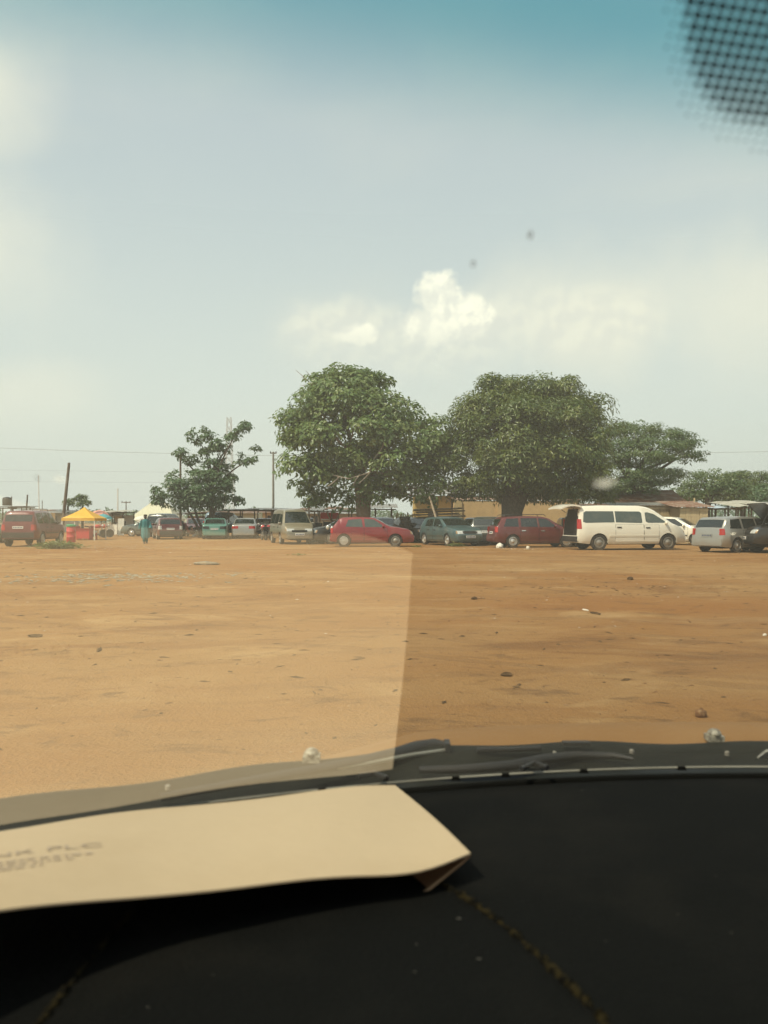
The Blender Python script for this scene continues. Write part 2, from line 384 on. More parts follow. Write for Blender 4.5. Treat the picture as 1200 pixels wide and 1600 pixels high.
def tree(name, label, base, trunk_pts, trunk_r, blobs, crown_kw, leafm, bark, limbs=10, group=None, stems=None, extra=None):
    """blobs in world space; everything is stored relative to the tree's foot"""
    base = Vector(base); t = thing(name, label, 'tree', base, 0, group)
    bl = [((Vector(c) - base)[:], r) for c, r in blobs]
    v, f, C = crown(bl, **crown_kw)
    tm = MB(); pts = [Vector(p) - base for p in trunk_pts]
    tm.tube(pts, trunk_r, 12); top = pts[-1]
    to = tm.build('trunk', bark, t, 60)
    lm = MB(); order = sorted(range(len(bl)), key=lambda i: -bl[i][1][0])
    for i in order[:limbs]:
        c = Vector(bl[i][0]); s = pts[-1 - (i % 2)] if len(pts) > 2 else top
        path = limb(lm, s, c + Vector((0, 0, -bl[i][1][2] * .3)), trunk_r[-1] * .62, trunk_r[-1] * .16, .15)
        for _ in range(4):
            q = C[rng.integers(len(C))]; near = np.linalg.norm(C - np.array(c), axis=1); q = C[np.argsort(near)[rng.integers(0, max(2, min(60, len(C))))]]
            limb(lm, path[4], q, trunk_r[-1] * .22, .012, 0, 4)
    if stems: stems(lm, base)
    if lm.v: lm.build('branch', bark, t, 60)
    co = link('crown', np_mesh('crown', v, f, leafm), t)
    if extra: extra(t, base)
    return t
BLOB_K = 1.0
def blob(px, py, rx, ry, d, dd=0.0, rd=None):
    """an ellipsoid of crown, given where its centre stands and its radii at depth d"""
    k = d / F * BLOB_K; p = W(px, py, d); p.y += dd
    return (tuple(p), (rx * k, (rd if rd else rx) * k, ry * k))

def build_trees():
    global BLOB_K
    BLOB_K = .92
    # broad-leaved tree behind the red hatchback
    d = 46.0
    B = [blob(535, 622, 62, 40, d, 0), blob(490, 662, 50, 42, d, -.6), blob(585, 655, 62, 48, d, -1.0), blob(545, 680, 75, 55, d, -1.6), blob(640, 690, 55, 48, d, 0),
         blob(480, 712, 36, 40, d, -.8), blob(520, 735, 50, 35, d, .5), blob(600, 730, 62, 46, d, -1.4), blob(660, 725, 55, 45, d, .2), blob(700, 705, 36, 30, d, .6),
         blob(476, 752, 20, 26, d, -1.0), blob(645, 768, 42, 30, d, -.8), blob(548, 598, 35, 22, d, .2), blob(500, 622, 34, 30, d, .8), blob(470, 680, 30, 36, d, .8), blob(590, 775, 34, 24, d, -1.2), blob(522, 780, 34, 22, d, 1.2), blob(600, 594, 13, 9, d, 0), blob(520, 600, 22, 16, d, -.4), blob(575, 606, 26, 18, d, -.6), blob(455, 655, 18, 22, d), blob(620, 648, 24, 22, d, -1.2), blob(550, 650, 30, 20, d, -2.4), blob(510, 690, 28, 20, d, -2.2), blob(600, 690, 32, 22, d, -2.8), blob(655, 672, 26, 18, d, -.6), blob(545, 715, 30, 20, d, -2.4)]
    def twigs(lm, base): pass
    def bare(t, base):
        mb = MB(); a = W(492, 606, d) - base
        for (x, y, q) in ((470, 588, .2), (462, 578, 0), (478, 580, -.2), (468, 600, .3)):
            limb(mb, a, W(x, y, d) - base + Vector((0, q, 0)), .035, .008, 0, 4)
        limb(mb, W(525, 650, d) - base, a, .09, .035); mb.build('dead_twig', BARK, t, 60); mb = MB()
        # dry pale branches hanging in the crown facing the lot
        f = W(560, 735, 43.2) - base
        for (x0, y0, x1, y1) in ((588, 712, 578, 738), (578, 738, 545, 748), (578, 738, 560, 756), (545, 748, 520, 742), (562, 742, 552, 758), (588, 712, 600, 690), (530, 745, 512, 760)):
            limb(mb, W(x0, y0, 43.0) - base, W(x1, y1, 42.9) - base, .04, .022, 0, 4)
        mb.build('dead_twig', BARKP, t, 60)
    tb = W(566, 812 + EYE * F / d, d)
    tree('broad_leaved_tree', 'tall broad-leaved tree with bare twigs on top, trunk behind the red hatchback', tb,
         [tb + Vector((0, 0, -.2)), tb + Vector((.02, 0, .6)), W(568, 800, d), W(567, 775, d), W(563, 750, d), W(560, 725, d)], [.56, .46, .42, .44, .40, .30], B,
         dict(per_m2=.80, rc=.80, nleaf=92, ln=.29, wd=.16, droop=.4, fill=.08, shell=(.60, 1.14)), LEAF_A, BARK, 11, extra=bare)
    # mango tree
    d = 45.0; BLOB_K = .87
    B = [blob(780, 652, 56, 42, d, 0), blob(832, 648, 56, 36, d, .3), blob(876, 650, 42, 36, d, .2), blob(752, 672, 38, 46, d, 0), blob(800, 690, 80, 60, d, -1.5), blob(880, 690, 70, 55, d, -1.2),
         blob(740, 740, 44, 46, d, 0), blob(800, 745, 72, 38, d, -1.8), blob(870, 748, 70, 38, d, -1.3), blob(915, 725, 40, 42, d, 0), blob(915, 772, 36, 18, d, -.6), blob(748, 770, 44, 22, d, .2), blob(830, 772, 60, 18, d, 2.0), blob(903, 664, 28, 32, d, .3), blob(838, 656, 58, 46, d, -.8), blob(757, 616, 27, 21, d), blob(800, 606, 30, 17, d), blob(850, 610, 20, 15, d, -.5), blob(884, 606, 29, 18, d), blob(914, 632, 24, 22, d, -.3), blob(727, 648, 21, 26, d), blob(716, 700, 20, 30, d, .3), blob(770, 715, 34, 24, d, -3.2), blob(845, 722, 36, 24, d, -3.4), blob(905, 712, 28, 24, d, -2.0), blob(800, 660, 36, 22, d, -2.8), blob(870, 668, 34, 24, d, -2.6), blob(890, 772, 44, 20, d, -.8)]
    tb = W(800, 812 + EYE * F / d, d)
    tree('mango_tree', 'dense round dark green mango tree on a thick trunk behind the maroon wagon', tb,
         [tb + Vector((0, 0, -.2)), tb + Vector((0, 0, .5)), W(800, 800, d), W(803, 780, d), W(806, 755, d)], [.78, .66, .60, .74, .80], B,
         dict(per_m2=1.0, rc=.82, nleaf=190, ln=.24, wd=.085, droop=.30, fill=.12, flat=.85, shell=(.66, 1.12)), LEAF_M, BARKD, 8)
    # flat-topped spreading tree beyond the kiosk
    d = 54.0; BLOB_K = 1.0
    B = [blob(990, 678, 42, 20, d), blob(1035, 690, 50, 18, d, .5), blob(950, 700, 45, 34, d, -.6), blob(1000, 712, 60, 20, d, -1), blob(1060, 712, 34, 9, d), blob(1085, 720, 18, 6, d), blob(970, 745, 50, 28, d, -1), blob(1030, 745, 42, 12, d, .4),
         blob(920, 770, 46, 24, d), blob(985, 765, 40, 16, d, -1.2), blob(1062, 690, 30, 12, d, .3), blob(1052, 752, 25, 11, d)]
    tb = W(985, 812 + EYE * F / d, d)
    def lowlimb(lm, base):
        for (x0, y0, x1, y1) in ((985, 775, 1010, 762), (1010, 762, 1052, 750), (1010, 762, 1030, 756), (990, 770, 1060, 715), (988, 760, 1020, 700)):
            limb(lm, W(x0, y0, d) - base, W(x1, y1, d) - base, .17, .07, 0, 4)
    tree('spreading_tree', 'flat-topped spreading tree with a long arm of branches beyond the plank kiosk', tb,
         [tb + Vector((0, 0, -.2)), W(986, 800, d), W(984, 775, d), W(980, 745, d)], [.42, .36, .32, .24], B,
         dict(per_m2=1.3, rc=.62, nleaf=80, ln=.18, wd=.085, droop=.1, fill=.1, flat=.5, shell=(.6, 1.1)), LEAF_F, BARKD, 9, stems=lowlimb)
    # trees over the stalls on the far side
    for i, (lab, bx, d, bb, lm) in enumerate((
        ('bushy light green tree behind the blue tarpaulin stall', 1105, 60, ((1092, 762, 32, 20), (1118, 754, 30, 19), (1070, 774, 26, 12), (1050, 780, 22, 9), (1140, 770, 28, 16)), LEAF_F),
        ('dark round tree on the skyline behind the bushy light green tree', 1160, 72, ((1150, 758, 30, 20), (1172, 756, 36, 19), (1198, 762, 30, 18), (1135, 774, 36, 14), (1175, 778, 44, 12), (1100, 780, 34, 10)), LEAF_M),
        ('leafy tree above the stalls at the edge of the frame', 1215, 62, ((1203, 778, 32, 22), (1235, 762, 32, 30), (1185, 786, 24, 14)), LEAF_N))):
        tb = W(bx, 812 + EYE * F / d, d)
        tree('roadside_tree', lab, tb, [tb + Vector((0, 0, -.2)), W(bx, 800, d), W(bx, 775, d)], [.25, .2, .15],
             [blob(*q, d) for q in bb], dict(per_m2=1.9, rc=.5, nleaf=55, ln=.2, wd=.10, droop=.2, fill=.1), lm, BARKD, 3, 'trees beyond the stalls')
    # young tree with sparse tufts behind the maroon and teal saloons
    d = 57.0
    B = [blob(312, 676, 14, 13, d), blob(322, 696, 15, 17, d), blob(345, 702, 16, 14, d), blob(360, 690, 12, 18, d, .3), blob(374, 668, 11, 11, d), blob(383, 672, 7, 7, d), blob(376, 720, 16, 12, d), blob(392, 716, 11, 10, d), blob(398, 704, 6, 6, d),
         blob(330, 722, 16, 15, d), blob(350, 730, 14, 13, d), blob(302, 690, 8, 8, d), blob(283, 712, 13, 8, d), blob(296, 720, 11, 8, d), blob(318, 714, 9, 9, d),
         blob(300, 755, 32, 20, d, -.6), blob(270, 772, 26, 20, d, -.4), blob(330, 762, 34, 24, d, -.5), blob(345, 745, 22, 18, d), blob(255, 782, 16, 9, d), blob(284, 764, 24, 16, d, -.8), blob(266, 786, 22, 12, d), blob(318, 748, 24, 16, d, -.6), blob(312, 776, 30, 16, d, -1.0), blob(348, 772, 18, 14, d, -.4), blob(300, 785, 34, 18, d), blob(335, 788, 20, 14, d), blob(362, 782, 16, 6, d), blob(360, 755, 12, 10, d)]
    tb = W(326, 812 + EYE * F / d, d)
    def stems(lm, base):
        for (x, y) in ((312, 690), (345, 705), (372, 672), (390, 718), (283, 715), (322, 700), (360, 695)):
            limb(lm, W(330, 770, d) - base, W(x, y, d) - base, .10, .03, 0, 6)
        for (x0, x1, y1) in ((322, 300, 770), (315, 280, 780), (330, 345, 770)):
            limb(lm, W(x0, 838, d) - base, W(x1, y1, d) - base, .12, .05, 0, 5)
    tree('young_tree', 'young forked tree with sparse leafy tufts above the open carport', tb,
         [tb + Vector((0, 0, -.2)), W(328, 815, d), W(332, 790, d), W(330, 765, d)], [.2, .17, .15, .12], B,
         dict(per_m2=2.1, rc=.38, nleaf=36, ln=.27, wd=.14, droop=.35, fill=.15, shell=(.45, 1.0)), LEAF_N, BARKD, 0, stems=stems)
    # leafy sapling beside the tan minibus
    d = 45.8
    tb = W(485, 812 + EYE * F / d, d)
    tree('sapling', 'slim sapling rising beside the tan minibus under the big tree', tb, [tb + Vector((0, 0, -.1)), W(483, 805, d), W(482, 780, d)], [.05, .045, .03],
         [blob(483, 778, 10, 20, d), blob(478, 762, 12, 14, d), blob(490, 790, 7, 9, d), blob(470, 771, 7, 7, d)], dict(per_m2=3, rc=.3, nleaf=40, ln=.22, wd=.11, droop=.5, fill=.3, shell=(.4, 1)), LEAF_A, BARK, 0)
    # two clipped little trees on the skyline by the yellow gazebo
    for i, (px, lab, bb) in enumerate(((106, 'small clipped tree beside the leaning pole on the skyline', ((106, 786, 7, 7), (116, 784, 3, 3))), (129, 'small tufted tree on the skyline above the yellow gazebo', ((129, 788, 8, 9), (124, 779, 3, 4), (131, 779, 3, 3), (136, 788, 3, 3))))):
        d = 88.0; tb = W(px, 812 + EYE * F / d, d)
        tree('skyline_tree', lab, tb, [tb, W(px, 800, d), W(px, 790, d)], [.16, .13, .1], [blob(*q, d) for q in bb], dict(per_m2=3, rc=.4, nleaf=40, ln=.25, wd=.14, droop=.2, fill=.3, shell=(.4, 1)), LEAF_M, BARKD, 0, 'skyline trees by the gazebo')
    # far wooded rise along the horizon
    V, Fc, o = [], [], 0
    n = 16000; a = rng.uniform(-.75, .75, n); dd = rng.uniform(240, 300, n)
    hh = (2.6 + 1.8 * vnoise(a * 60 + 80, a * 0, 1.0, 5) + 1.2 * vnoise(a * 250 + 300, a * 0, 1.0, 6)) * np.where(a > .2, 1.5, 1.0)
    pos = np.stack([a * dd, dd, hh * rng.random(n) ** .7], 1); v, f = leaves(pos, rng.normal(0, 1, (n, 3)), 1.2, .8)
    me = np_mesh('distant_treeline', v, f, LEAF_N); tag(link('distant_treeline', me), 'low hazy belt of distant trees along the horizon', 'trees', kind='stuff')
build_trees()

def grass_tuft(px, py, d, w, h, n, label, name='weed_clump'):
    base = W(px, py, d); t = thing(name, label, 'weeds', (base.x, d, 0))
    pos = np.stack([rng.normal(0, w * .35, n), rng.normal(0, w * .3, n), np.zeros(n)], 1)
    pos[:, 2] = rng.random(n) * h * .5 * np.exp(-(pos[:, 0] / w) ** 2)
    out = rng.normal(0, .5, (n, 3)); out[:, 2] = 1
    v, f = leaves(pos, out, h * .6, .05, -.4, .4)
    co = link('leaf_blades', np_mesh('leaf_blades', v, f, LEAF_G), t); co['kind'] = 'stuff'
grass_tuft(89, 857, 36.2, 1.1, .55, 700, 'green weed clump growing by the wheel of the red SUV')
grass_tuft(712, 852, 38.6, .5, .3, 160, 'small weed tuft in the dirt before the teal hatchback')
grass_tuft(652, 853, 37.5, .35, .18, 60, 'tiny weed tuft beyond the nose of the red hatchback')
grass_tuft(466, 866, 29.0, .5, .10, 60, 'flat dry weed patch out on the dirt lot')

# ------------------------------------------------------------------ vehicles
TYPES = {
 'hatch': dict(L=4.02, W=1.70, wr=.66, wf=3.14, wh=.30, sill=.20, arch=.345, belt=[(0, .93), (4.02, .90)],
    top=[(0, .44), (.015, .60), (.05, .80), (.09, .93), (.11, .96), (.42, 1.34), (.56, 1.40), (1.2, 1.43), (1.9, 1.41), (2.18, 1.35), (2.88, .97), (3.3, .92), (3.72, .84), (3.92, .74), (4.0, .60), (4.02, .44)],
    rear=(.135, .40), ws=(2.22, 2.84), win=[[(.74, .97), (.86, 1.30), (1.50, 1.345), (1.58, .95)], [(1.68, .95), (1.62, 1.345), (2.08, 1.325), (2.66, .95)]], doors=[(1.02, 1.62), (1.66, 2.76)], tail=(.66, .90, .10), head=(.60, .76, .34), grille=(.62, .74)),
 'sedan': dict(L=4.40, W=1.70, wr=.86, wf=3.46, wh=.30, sill=.20, arch=.345, belt=[(0, .93), (4.4, .90)],
    top=[(0, .44), (.02, .65), (.05, .88), (.12, .97), (.72, 1.0), (1.32, 1.36), (1.55, 1.41), (2.2, 1.42), (2.5, 1.37), (3.18, .97), (3.7, .91), (4.15, .82), (4.32, .72), (4.38, .58), (4.4, .44)],
    rear=(.78, 1.28), ws=(2.56, 3.14), win=[[(1.20, .97), (1.42, 1.29), (1.95, 1.345), (2.0, .95)], [(2.09, .95), (2.04, 1.345), (2.42, 1.32), (2.96, .95)]], doors=[(1.25, 2.02), (2.06, 3.1)], tail=(.70, .88, .32), head=(.60, .76, .34), grille=(.60, .74)),
 'wagon': dict(L=4.50, W=1.70, wr=.84, wf=3.46, wh=.30, sill=.20, arch=.345, belt=[(0, .95), (4.5, .91)],
    top=[(0, .44), (.015, .62), (.04, .80), (.07, .95), (.09, .98), (.34, 1.36), (.50, 1.43), (1.4, 1.47), (2.3, 1.45), (2.6, 1.38), (3.26, .98), (3.8, .92), (4.2, .84), (4.4, .74), (4.48, .60), (4.5, .44)],
    rear=(.115, .32), ws=(2.64, 3.22), win=[[(.40, .99), (.56, 1.35), (1.12, 1.375), (1.12, .98)], [(1.24, .98), (1.24, 1.375), (2.02, 1.385), (2.05, .97)], [(2.14, .97), (2.10, 1.385), (2.50, 1.345), (3.0, .97)]], doors=[(1.2, 2.08), (2.12, 3.09)], tail=(.72, .98, .09), head=(.60, .76, .34), grille=(.60, .74)),
 'suv': dict(L=4.55, W=1.78, wr=.90, wf=3.58, wh=.35, sill=.34, arch=.41, belt=[(0, 1.10), (4.6, 1.06)],
    top=[(0, .58), (.015, .80), (.03, 1.0), (.05, 1.12), (.22, 1.64), (.36, 1.73), (1.4, 1.78), (2.3, 1.75), (2.6, 1.68), (3.15, 1.18), (3.7, 1.10), (4.25, 1.0), (4.45, .88), (4.53, .72), (4.55, .55)],
    rear=(.075, .20), ws=(2.64, 3.11), win=[[(.30, 1.14), (.40, 1.62), (1.06, 1.66), (1.06, 1.13)], [(1.16, 1.13), (1.16, 1.66), (1.92, 1.68), (1.95, 1.12)], [(2.05, 1.12), (2.02, 1.68), (2.48, 1.63), (2.95, 1.12)]], doors=[(1.33, 1.98), (2.02, 3.05)], tail=(.80, 1.08, .10), head=(.78, .94, .30), grille=(.74, .94)),
 'van': dict(L=5.05, W=1.90, wr=.95, wf=4.12, wh=.335, sill=.27, arch=.40, belt=[(0, 1.16), (5.05, 1.08)],
    top=[(0, .50), (.02, .80), (.04, 1.10), (.10, 1.60), (.16, 1.80), (.30, 1.90), (1.2, 1.93), (2.9, 1.92), (3.25, 1.86), (3.55, 1.74), (4.36, 1.16), (4.70, 1.02), (4.92, .88), (5.01, .72), (5.05, .50)],
    rear=(.05, .14), ws=(3.50, 4.30), win=[[(.24, 1.22), (.30, 1.62), (.40, 1.68), (1.66, 1.68), (1.66, 1.20), (.34, 1.18)], [(1.72, 1.20), (1.72, 1.68), (2.86, 1.67), (2.94, 1.60), (2.94, 1.20), (2.88, 1.17)], [(3.10, 1.24), (3.10, 1.62), (3.22, 1.64), (3.52, 1.56), (4.10, 1.18), (3.20, 1.18)]], doors=[(1.70, 2.98), (3.02, 3.69)], tail=(.92, 1.34, .14), head=(.74, .98, .34), grille=(.70, .82)),
 'minibus': dict(L=4.55, W=1.72, wr=.80, wf=3.40, wh=.31, sill=.28, arch=.36, belt=[(0, 1.08), (4.55, 1.02)],
    top=[(0, .48), (.02, .80), (.04, 1.08), (.12, 1.60), (.20, 1.78), (.36, 1.86), (1.2, 1.90), (2.8, 1.88), (3.15, 1.82), (3.42, 1.72), (4.02, 1.08), (4.30, .98), (4.46, .86), (4.52, .70), (4.55, .48)],
    rear=(.05, .16), ws=(3.40, 3.97), win=[[(.30, 1.12), (.40, 1.62), (1.46, 1.64), (1.46, 1.10)], [(1.54, 1.10), (1.54, 1.64), (2.60, 1.64), (2.60, 1.10)], [(2.72, 1.10), (2.72, 1.62), (3.26, 1.58), (3.78, 1.08)]], doors=[(1.5, 2.66), (2.7, 3.02)], tail=(.85, 1.2, .12), head=(.70, .84, .40), grille=(.66, .76)),
}
class Shell:
    def __init__(s, k):
        T = TYPES[k]; s.T = T; s.L = T['L']; n = 1600
        s.x = np.linspace(0, s.L, n); tx, tz = zip(*T['top'])
        z = np.interp(s.x, tx, tz); w = 21; pad = np.pad(z, w, mode='edge'); ker = np.hanning(2 * w + 1); ker /= ker.sum()
        sm = np.convolve(pad, ker, 'valid'); s.zt = sm
        s.zt[:w] = z[:w] * (1 - np.linspace(0, 1, w)) + sm[:w] * np.linspace(0, 1, w)
        bx, bz = zip(*T['belt']); s.be = np.minimum(np.interp(s.x, bx, bz), s.zt - .035)
        e = lambda d, ln, a: 1 - a * np.clip(1 - d / ln, 0, 1) ** 2.2
        s.w = T['W'] / 2 * e(s.x, .45, .15) * e(s.L - s.x, .75, .22)
        zb = np.full(n, T['sill']); zb = zb + .06 * np.clip(1 - s.x / .5, 0, 1) + .04 * np.clip(1 - (s.L - s.x) / .5, 0, 1)
        for c in (T['wr'], T['wf']):
            q = T['arch'] ** 2 - (s.x - c) ** 2; zb = np.where(q > 0, np.maximum(zb, T['wh'] + np.sqrt(np.maximum(q, 0))), zb)
        s.zb = np.minimum(zb, s.be - .05)
        g = np.clip((s.zt - s.be) / .3, 0, 1); h = s.be - s.zb
        tum = .26; wr = .965 * s.w - np.maximum(s.zt - s.be, 0) * tum - .02
        zo = np.minimum(s.zb, T['sill'] + .02); hh = s.be - zo
        f = lambda z: np.interp(np.clip((z - zo) / hh, 0, 1), 1, 1)
        def wy(z):  # half width of the lower body at height z
            u = np.clip((z - zo) / hh, 0, 1)
            return s.w * np.interp(u, [0, .12, .45, .75, 1], [.90, .97, 1.0, .995, .965])
        k1 = s.zb + .12 * h; k2 = s.zb + .45 * h; k3 = s.zb + .75 * h
        s.KY = np.stack([wy(s.zb), wy(k1), wy(k2), wy(k3), .965 * s.w, wr, wr - .07, wr * .5, wr * 0], 1)
        s.KZ = np.stack([s.zb, k1, k2, k3, s.be, s.zt - .055 * g - .008, s.zt - .002, s.zt + .012, s.zt + .018], 1)
        s.wr_ = wr; s.cache = {}
    def hw(s, z):
        k = round(z, 4)
        if k not in s.cache:
            y = np.full(len(s.x), -1.0)
            for i in range(8):
                a, b = s.KZ[:, i], s.KZ[:, i + 1]; m = (z >= a) & (z <= b) & (b > a)
                y = np.where(m, s.KY[:, i] + (s.KY[:, i + 1] - s.KY[:, i]) * (z - a) / np.maximum(b - a, 1e-6), y)
            s.cache[k] = y
        return s.cache[k]
    def front(s, y, z):
        i = np.nonzero(s.hw(z) >= abs(y))[0]; return float(s.x[i[-1]]) - s.L / 2 if len(i) else s.L / 2 - .1
    def rear(s, y, z):
        i = np.nonzero(s.hw(z) >= abs(y))[0]; return float(s.x[i[0]]) - s.L / 2 if len(i) else -s.L / 2 + .1
    def side(s, x, z):
        z = min(z, float(np.interp(x, s.x, s.KZ[:, 5])) - .004); z = max(z, float(np.interp(x, s.x, s.KZ[:, 0])) + .002)
        i = int(round(x / s.L * (len(s.x) - 1))); return float(np.interp(z, s.KZ[i], s.KY[i]))
    def body(s):
        T = s.T; st = set(np.linspace(0, s.L, 56).tolist()) | {p[0] for p in T['top']} | {.005, .03, s.L - .005, s.L - .03, s.L - .06}
        for c in (T['wr'], T['wf']):
            for a in np.linspace(-1, 1, 17): st.add(c + T['arch'] * math.sin(a * PI / 2) * .999)
            st |= {c - T['arch'] - .004, c + T['arch'] + .004}
        st = sorted(q for q in st if 0 <= q <= s.L); ii = np.array([int(round(q / s.L * (len(s.x) - 1))) for q in st]); ii = np.unique(ii)
        mb = MB(); vs = []; n = 18
        for i in ii:
            x = s.x[i] - s.L / 2; ky, kz = s.KY[i], s.KZ[i]
            ring = [(x, ky[k], kz[k]) for k in range(9)] + [(x, -ky[k], kz[k]) for k in range(7, -1, -1)] + [(x, 0, kz[0])]
            vs += ring
        n = 18; fs = []
        for r in range(len(ii) - 1):
            for k in range(n):
                k2 = (k + 1) % n; fs.append((r * n + k, (r + 1) * n + k, (r + 1) * n + k2, r * n + k2))
        fs += [tuple(range(n)), tuple(range((len(ii) - 1) * n, len(ii) * n))[::-1]]
        return mb.add(vs, fs)
    def end_patch(s, rear, y0, y1, z0, z1, off=.008, n=(6, 4), deep=.05):
        f = s.rear if rear else s.front; sg = -1 if rear else 1
        P = [[Vector((f(y, z) + sg * off, y, z)) for y in np.linspace(y0, y1, n[0])] for z in np.linspace(z0, z1, n[1])]
        return MB().grid(P, (-sg * deep, 0, 0))
    def side_patch(s, sgn, x0, x1, z0, z1, off=.005, n=(7, 5), deep=.04):
        P = [[Vector((x - s.L / 2, sgn * (s.side(x, z) + off), z)) for x in np.linspace(x0, x1, n[0])] for z in np.linspace(z0, z1, n[1])]
        return MB().grid(P, (0, -sgn * deep, 0))
    def side_poly(s, sgn, pts, off=.006, deep=.03):
        xa, xb = min(p[0] for p in pts), max(p[0] for p in pts); P = []; n = len(pts); cols = sorted(set(np.linspace(xa + .001, xb - .001, 12).tolist()) | {min(max(p[0], xa + .001), xb - .001) for p in pts})
        for x in cols:
            zs = []
            for i in range(n):
                (x0, z0), (x1, z1) = pts[i], pts[(i + 1) % n]
                if abs(x1 - x0) > 1e-6 and min(x0, x1) - 1e-9 <= x <= max(x0, x1) + 1e-9: zs.append(z0 + (z1 - z0) * (x - x0) / (x1 - x0))
            P.append([Vector((x - s.L / 2, sgn * (s.side(x, z) + off), z)) for z in np.linspace(min(zs), max(zs), 6)])
        return MB().grid(P, (0, -sgn * deep, 0))
    def glass(s, x0, x1, off=.006, trim=.05):
        P = []
        dx, dz = x1 - x0, float(np.interp(x1, s.x, s.zt) - np.interp(x0, s.x, s.zt)); ln = math.hypot(dx, dz); nx, nz = -dz / ln, dx / ln
        if nz < 0: nx, nz = -nx, -nz
        for x in np.linspace(x0, x1, 7):
            zt = float(np.interp(x, s.x, s.zt)); wr = float(np.interp(x, s.x, s.KY[:, 6])) - trim + .03; row = []
            for u in np.linspace(-1, 1, 9):
                row.append(Vector((x - s.L / 2 + nx * off, u * wr, zt + .018 * (1 - u * u) * .8 + nz * off + .002)))
            P.append(row)
        return MB().grid(P, (-nx * .03, 0, -nz * .03))

RIMS = {}
def rim_mesh(kind, r):
    key = (kind, round(r, 2))
    if key in RIMS: return RIMS[key]
    ri = r * .66; mb = MB()
    if kind == 'alloy':
        mb.lathe([(ri, -.10), (ri, .012), (ri * .90, .018), (ri * .84, -.03), (ri * .80, -.05)], axis='Y', n=28)
        for k in range(8):
            a = 2 * PI * k / 8; c = (math.cos(a) * ri * .52, .0, math.sin(a) * ri * .52)
            mb.box(c, (ri * .78, .03, ri * .17), (0, -a, 0))
        mb.lathe([(ri * .26, -.04), (ri * .26, .012), (ri * .12, .022)], axis='Y', n=16)
        m = M_RIM
    else:
        mb.lathe([(ri, -.10), (ri, .010), (ri * .88, .014), (ri * .82, -.035), (ri * .55, -.02), (ri * .42, .010), (ri * .22, .018), (ri * .18, .035), (.002, .038)], axis='Y', n=28)
        for k in range(10):
            a = 2 * PI * k / 10; mb.box((math.cos(a) * ri * .67, -.018, math.sin(a) * ri * .67), (ri * .10, .02, ri * .16), (0, -a, 0))
        m = M_RIM if kind == 'cap' else M_STEEL
    RIMS[key] = mb.mesh('rim', m, 40); return RIMS[key]
TYRES = {}
def tyre_mesh(r, w=.19):
    key = round(r, 3)
    if key not in TYRES:
        ri = r * .66; h = w / 2
        TYRES[key] = MB().lathe([(ri, -h * .8), (ri * 1.08, -h), (r * .93, -h), (r * .99, -h * .75), (r, -h * .3), (r, h * .3), (r * .99, h * .75), (r * .93, h), (ri * 1.08, h), (ri, h * .8), (ri * .96, h * .3)], axis='Y', n=32).mesh('wheel', M_TYRE, 40)
    return TYRES[key]

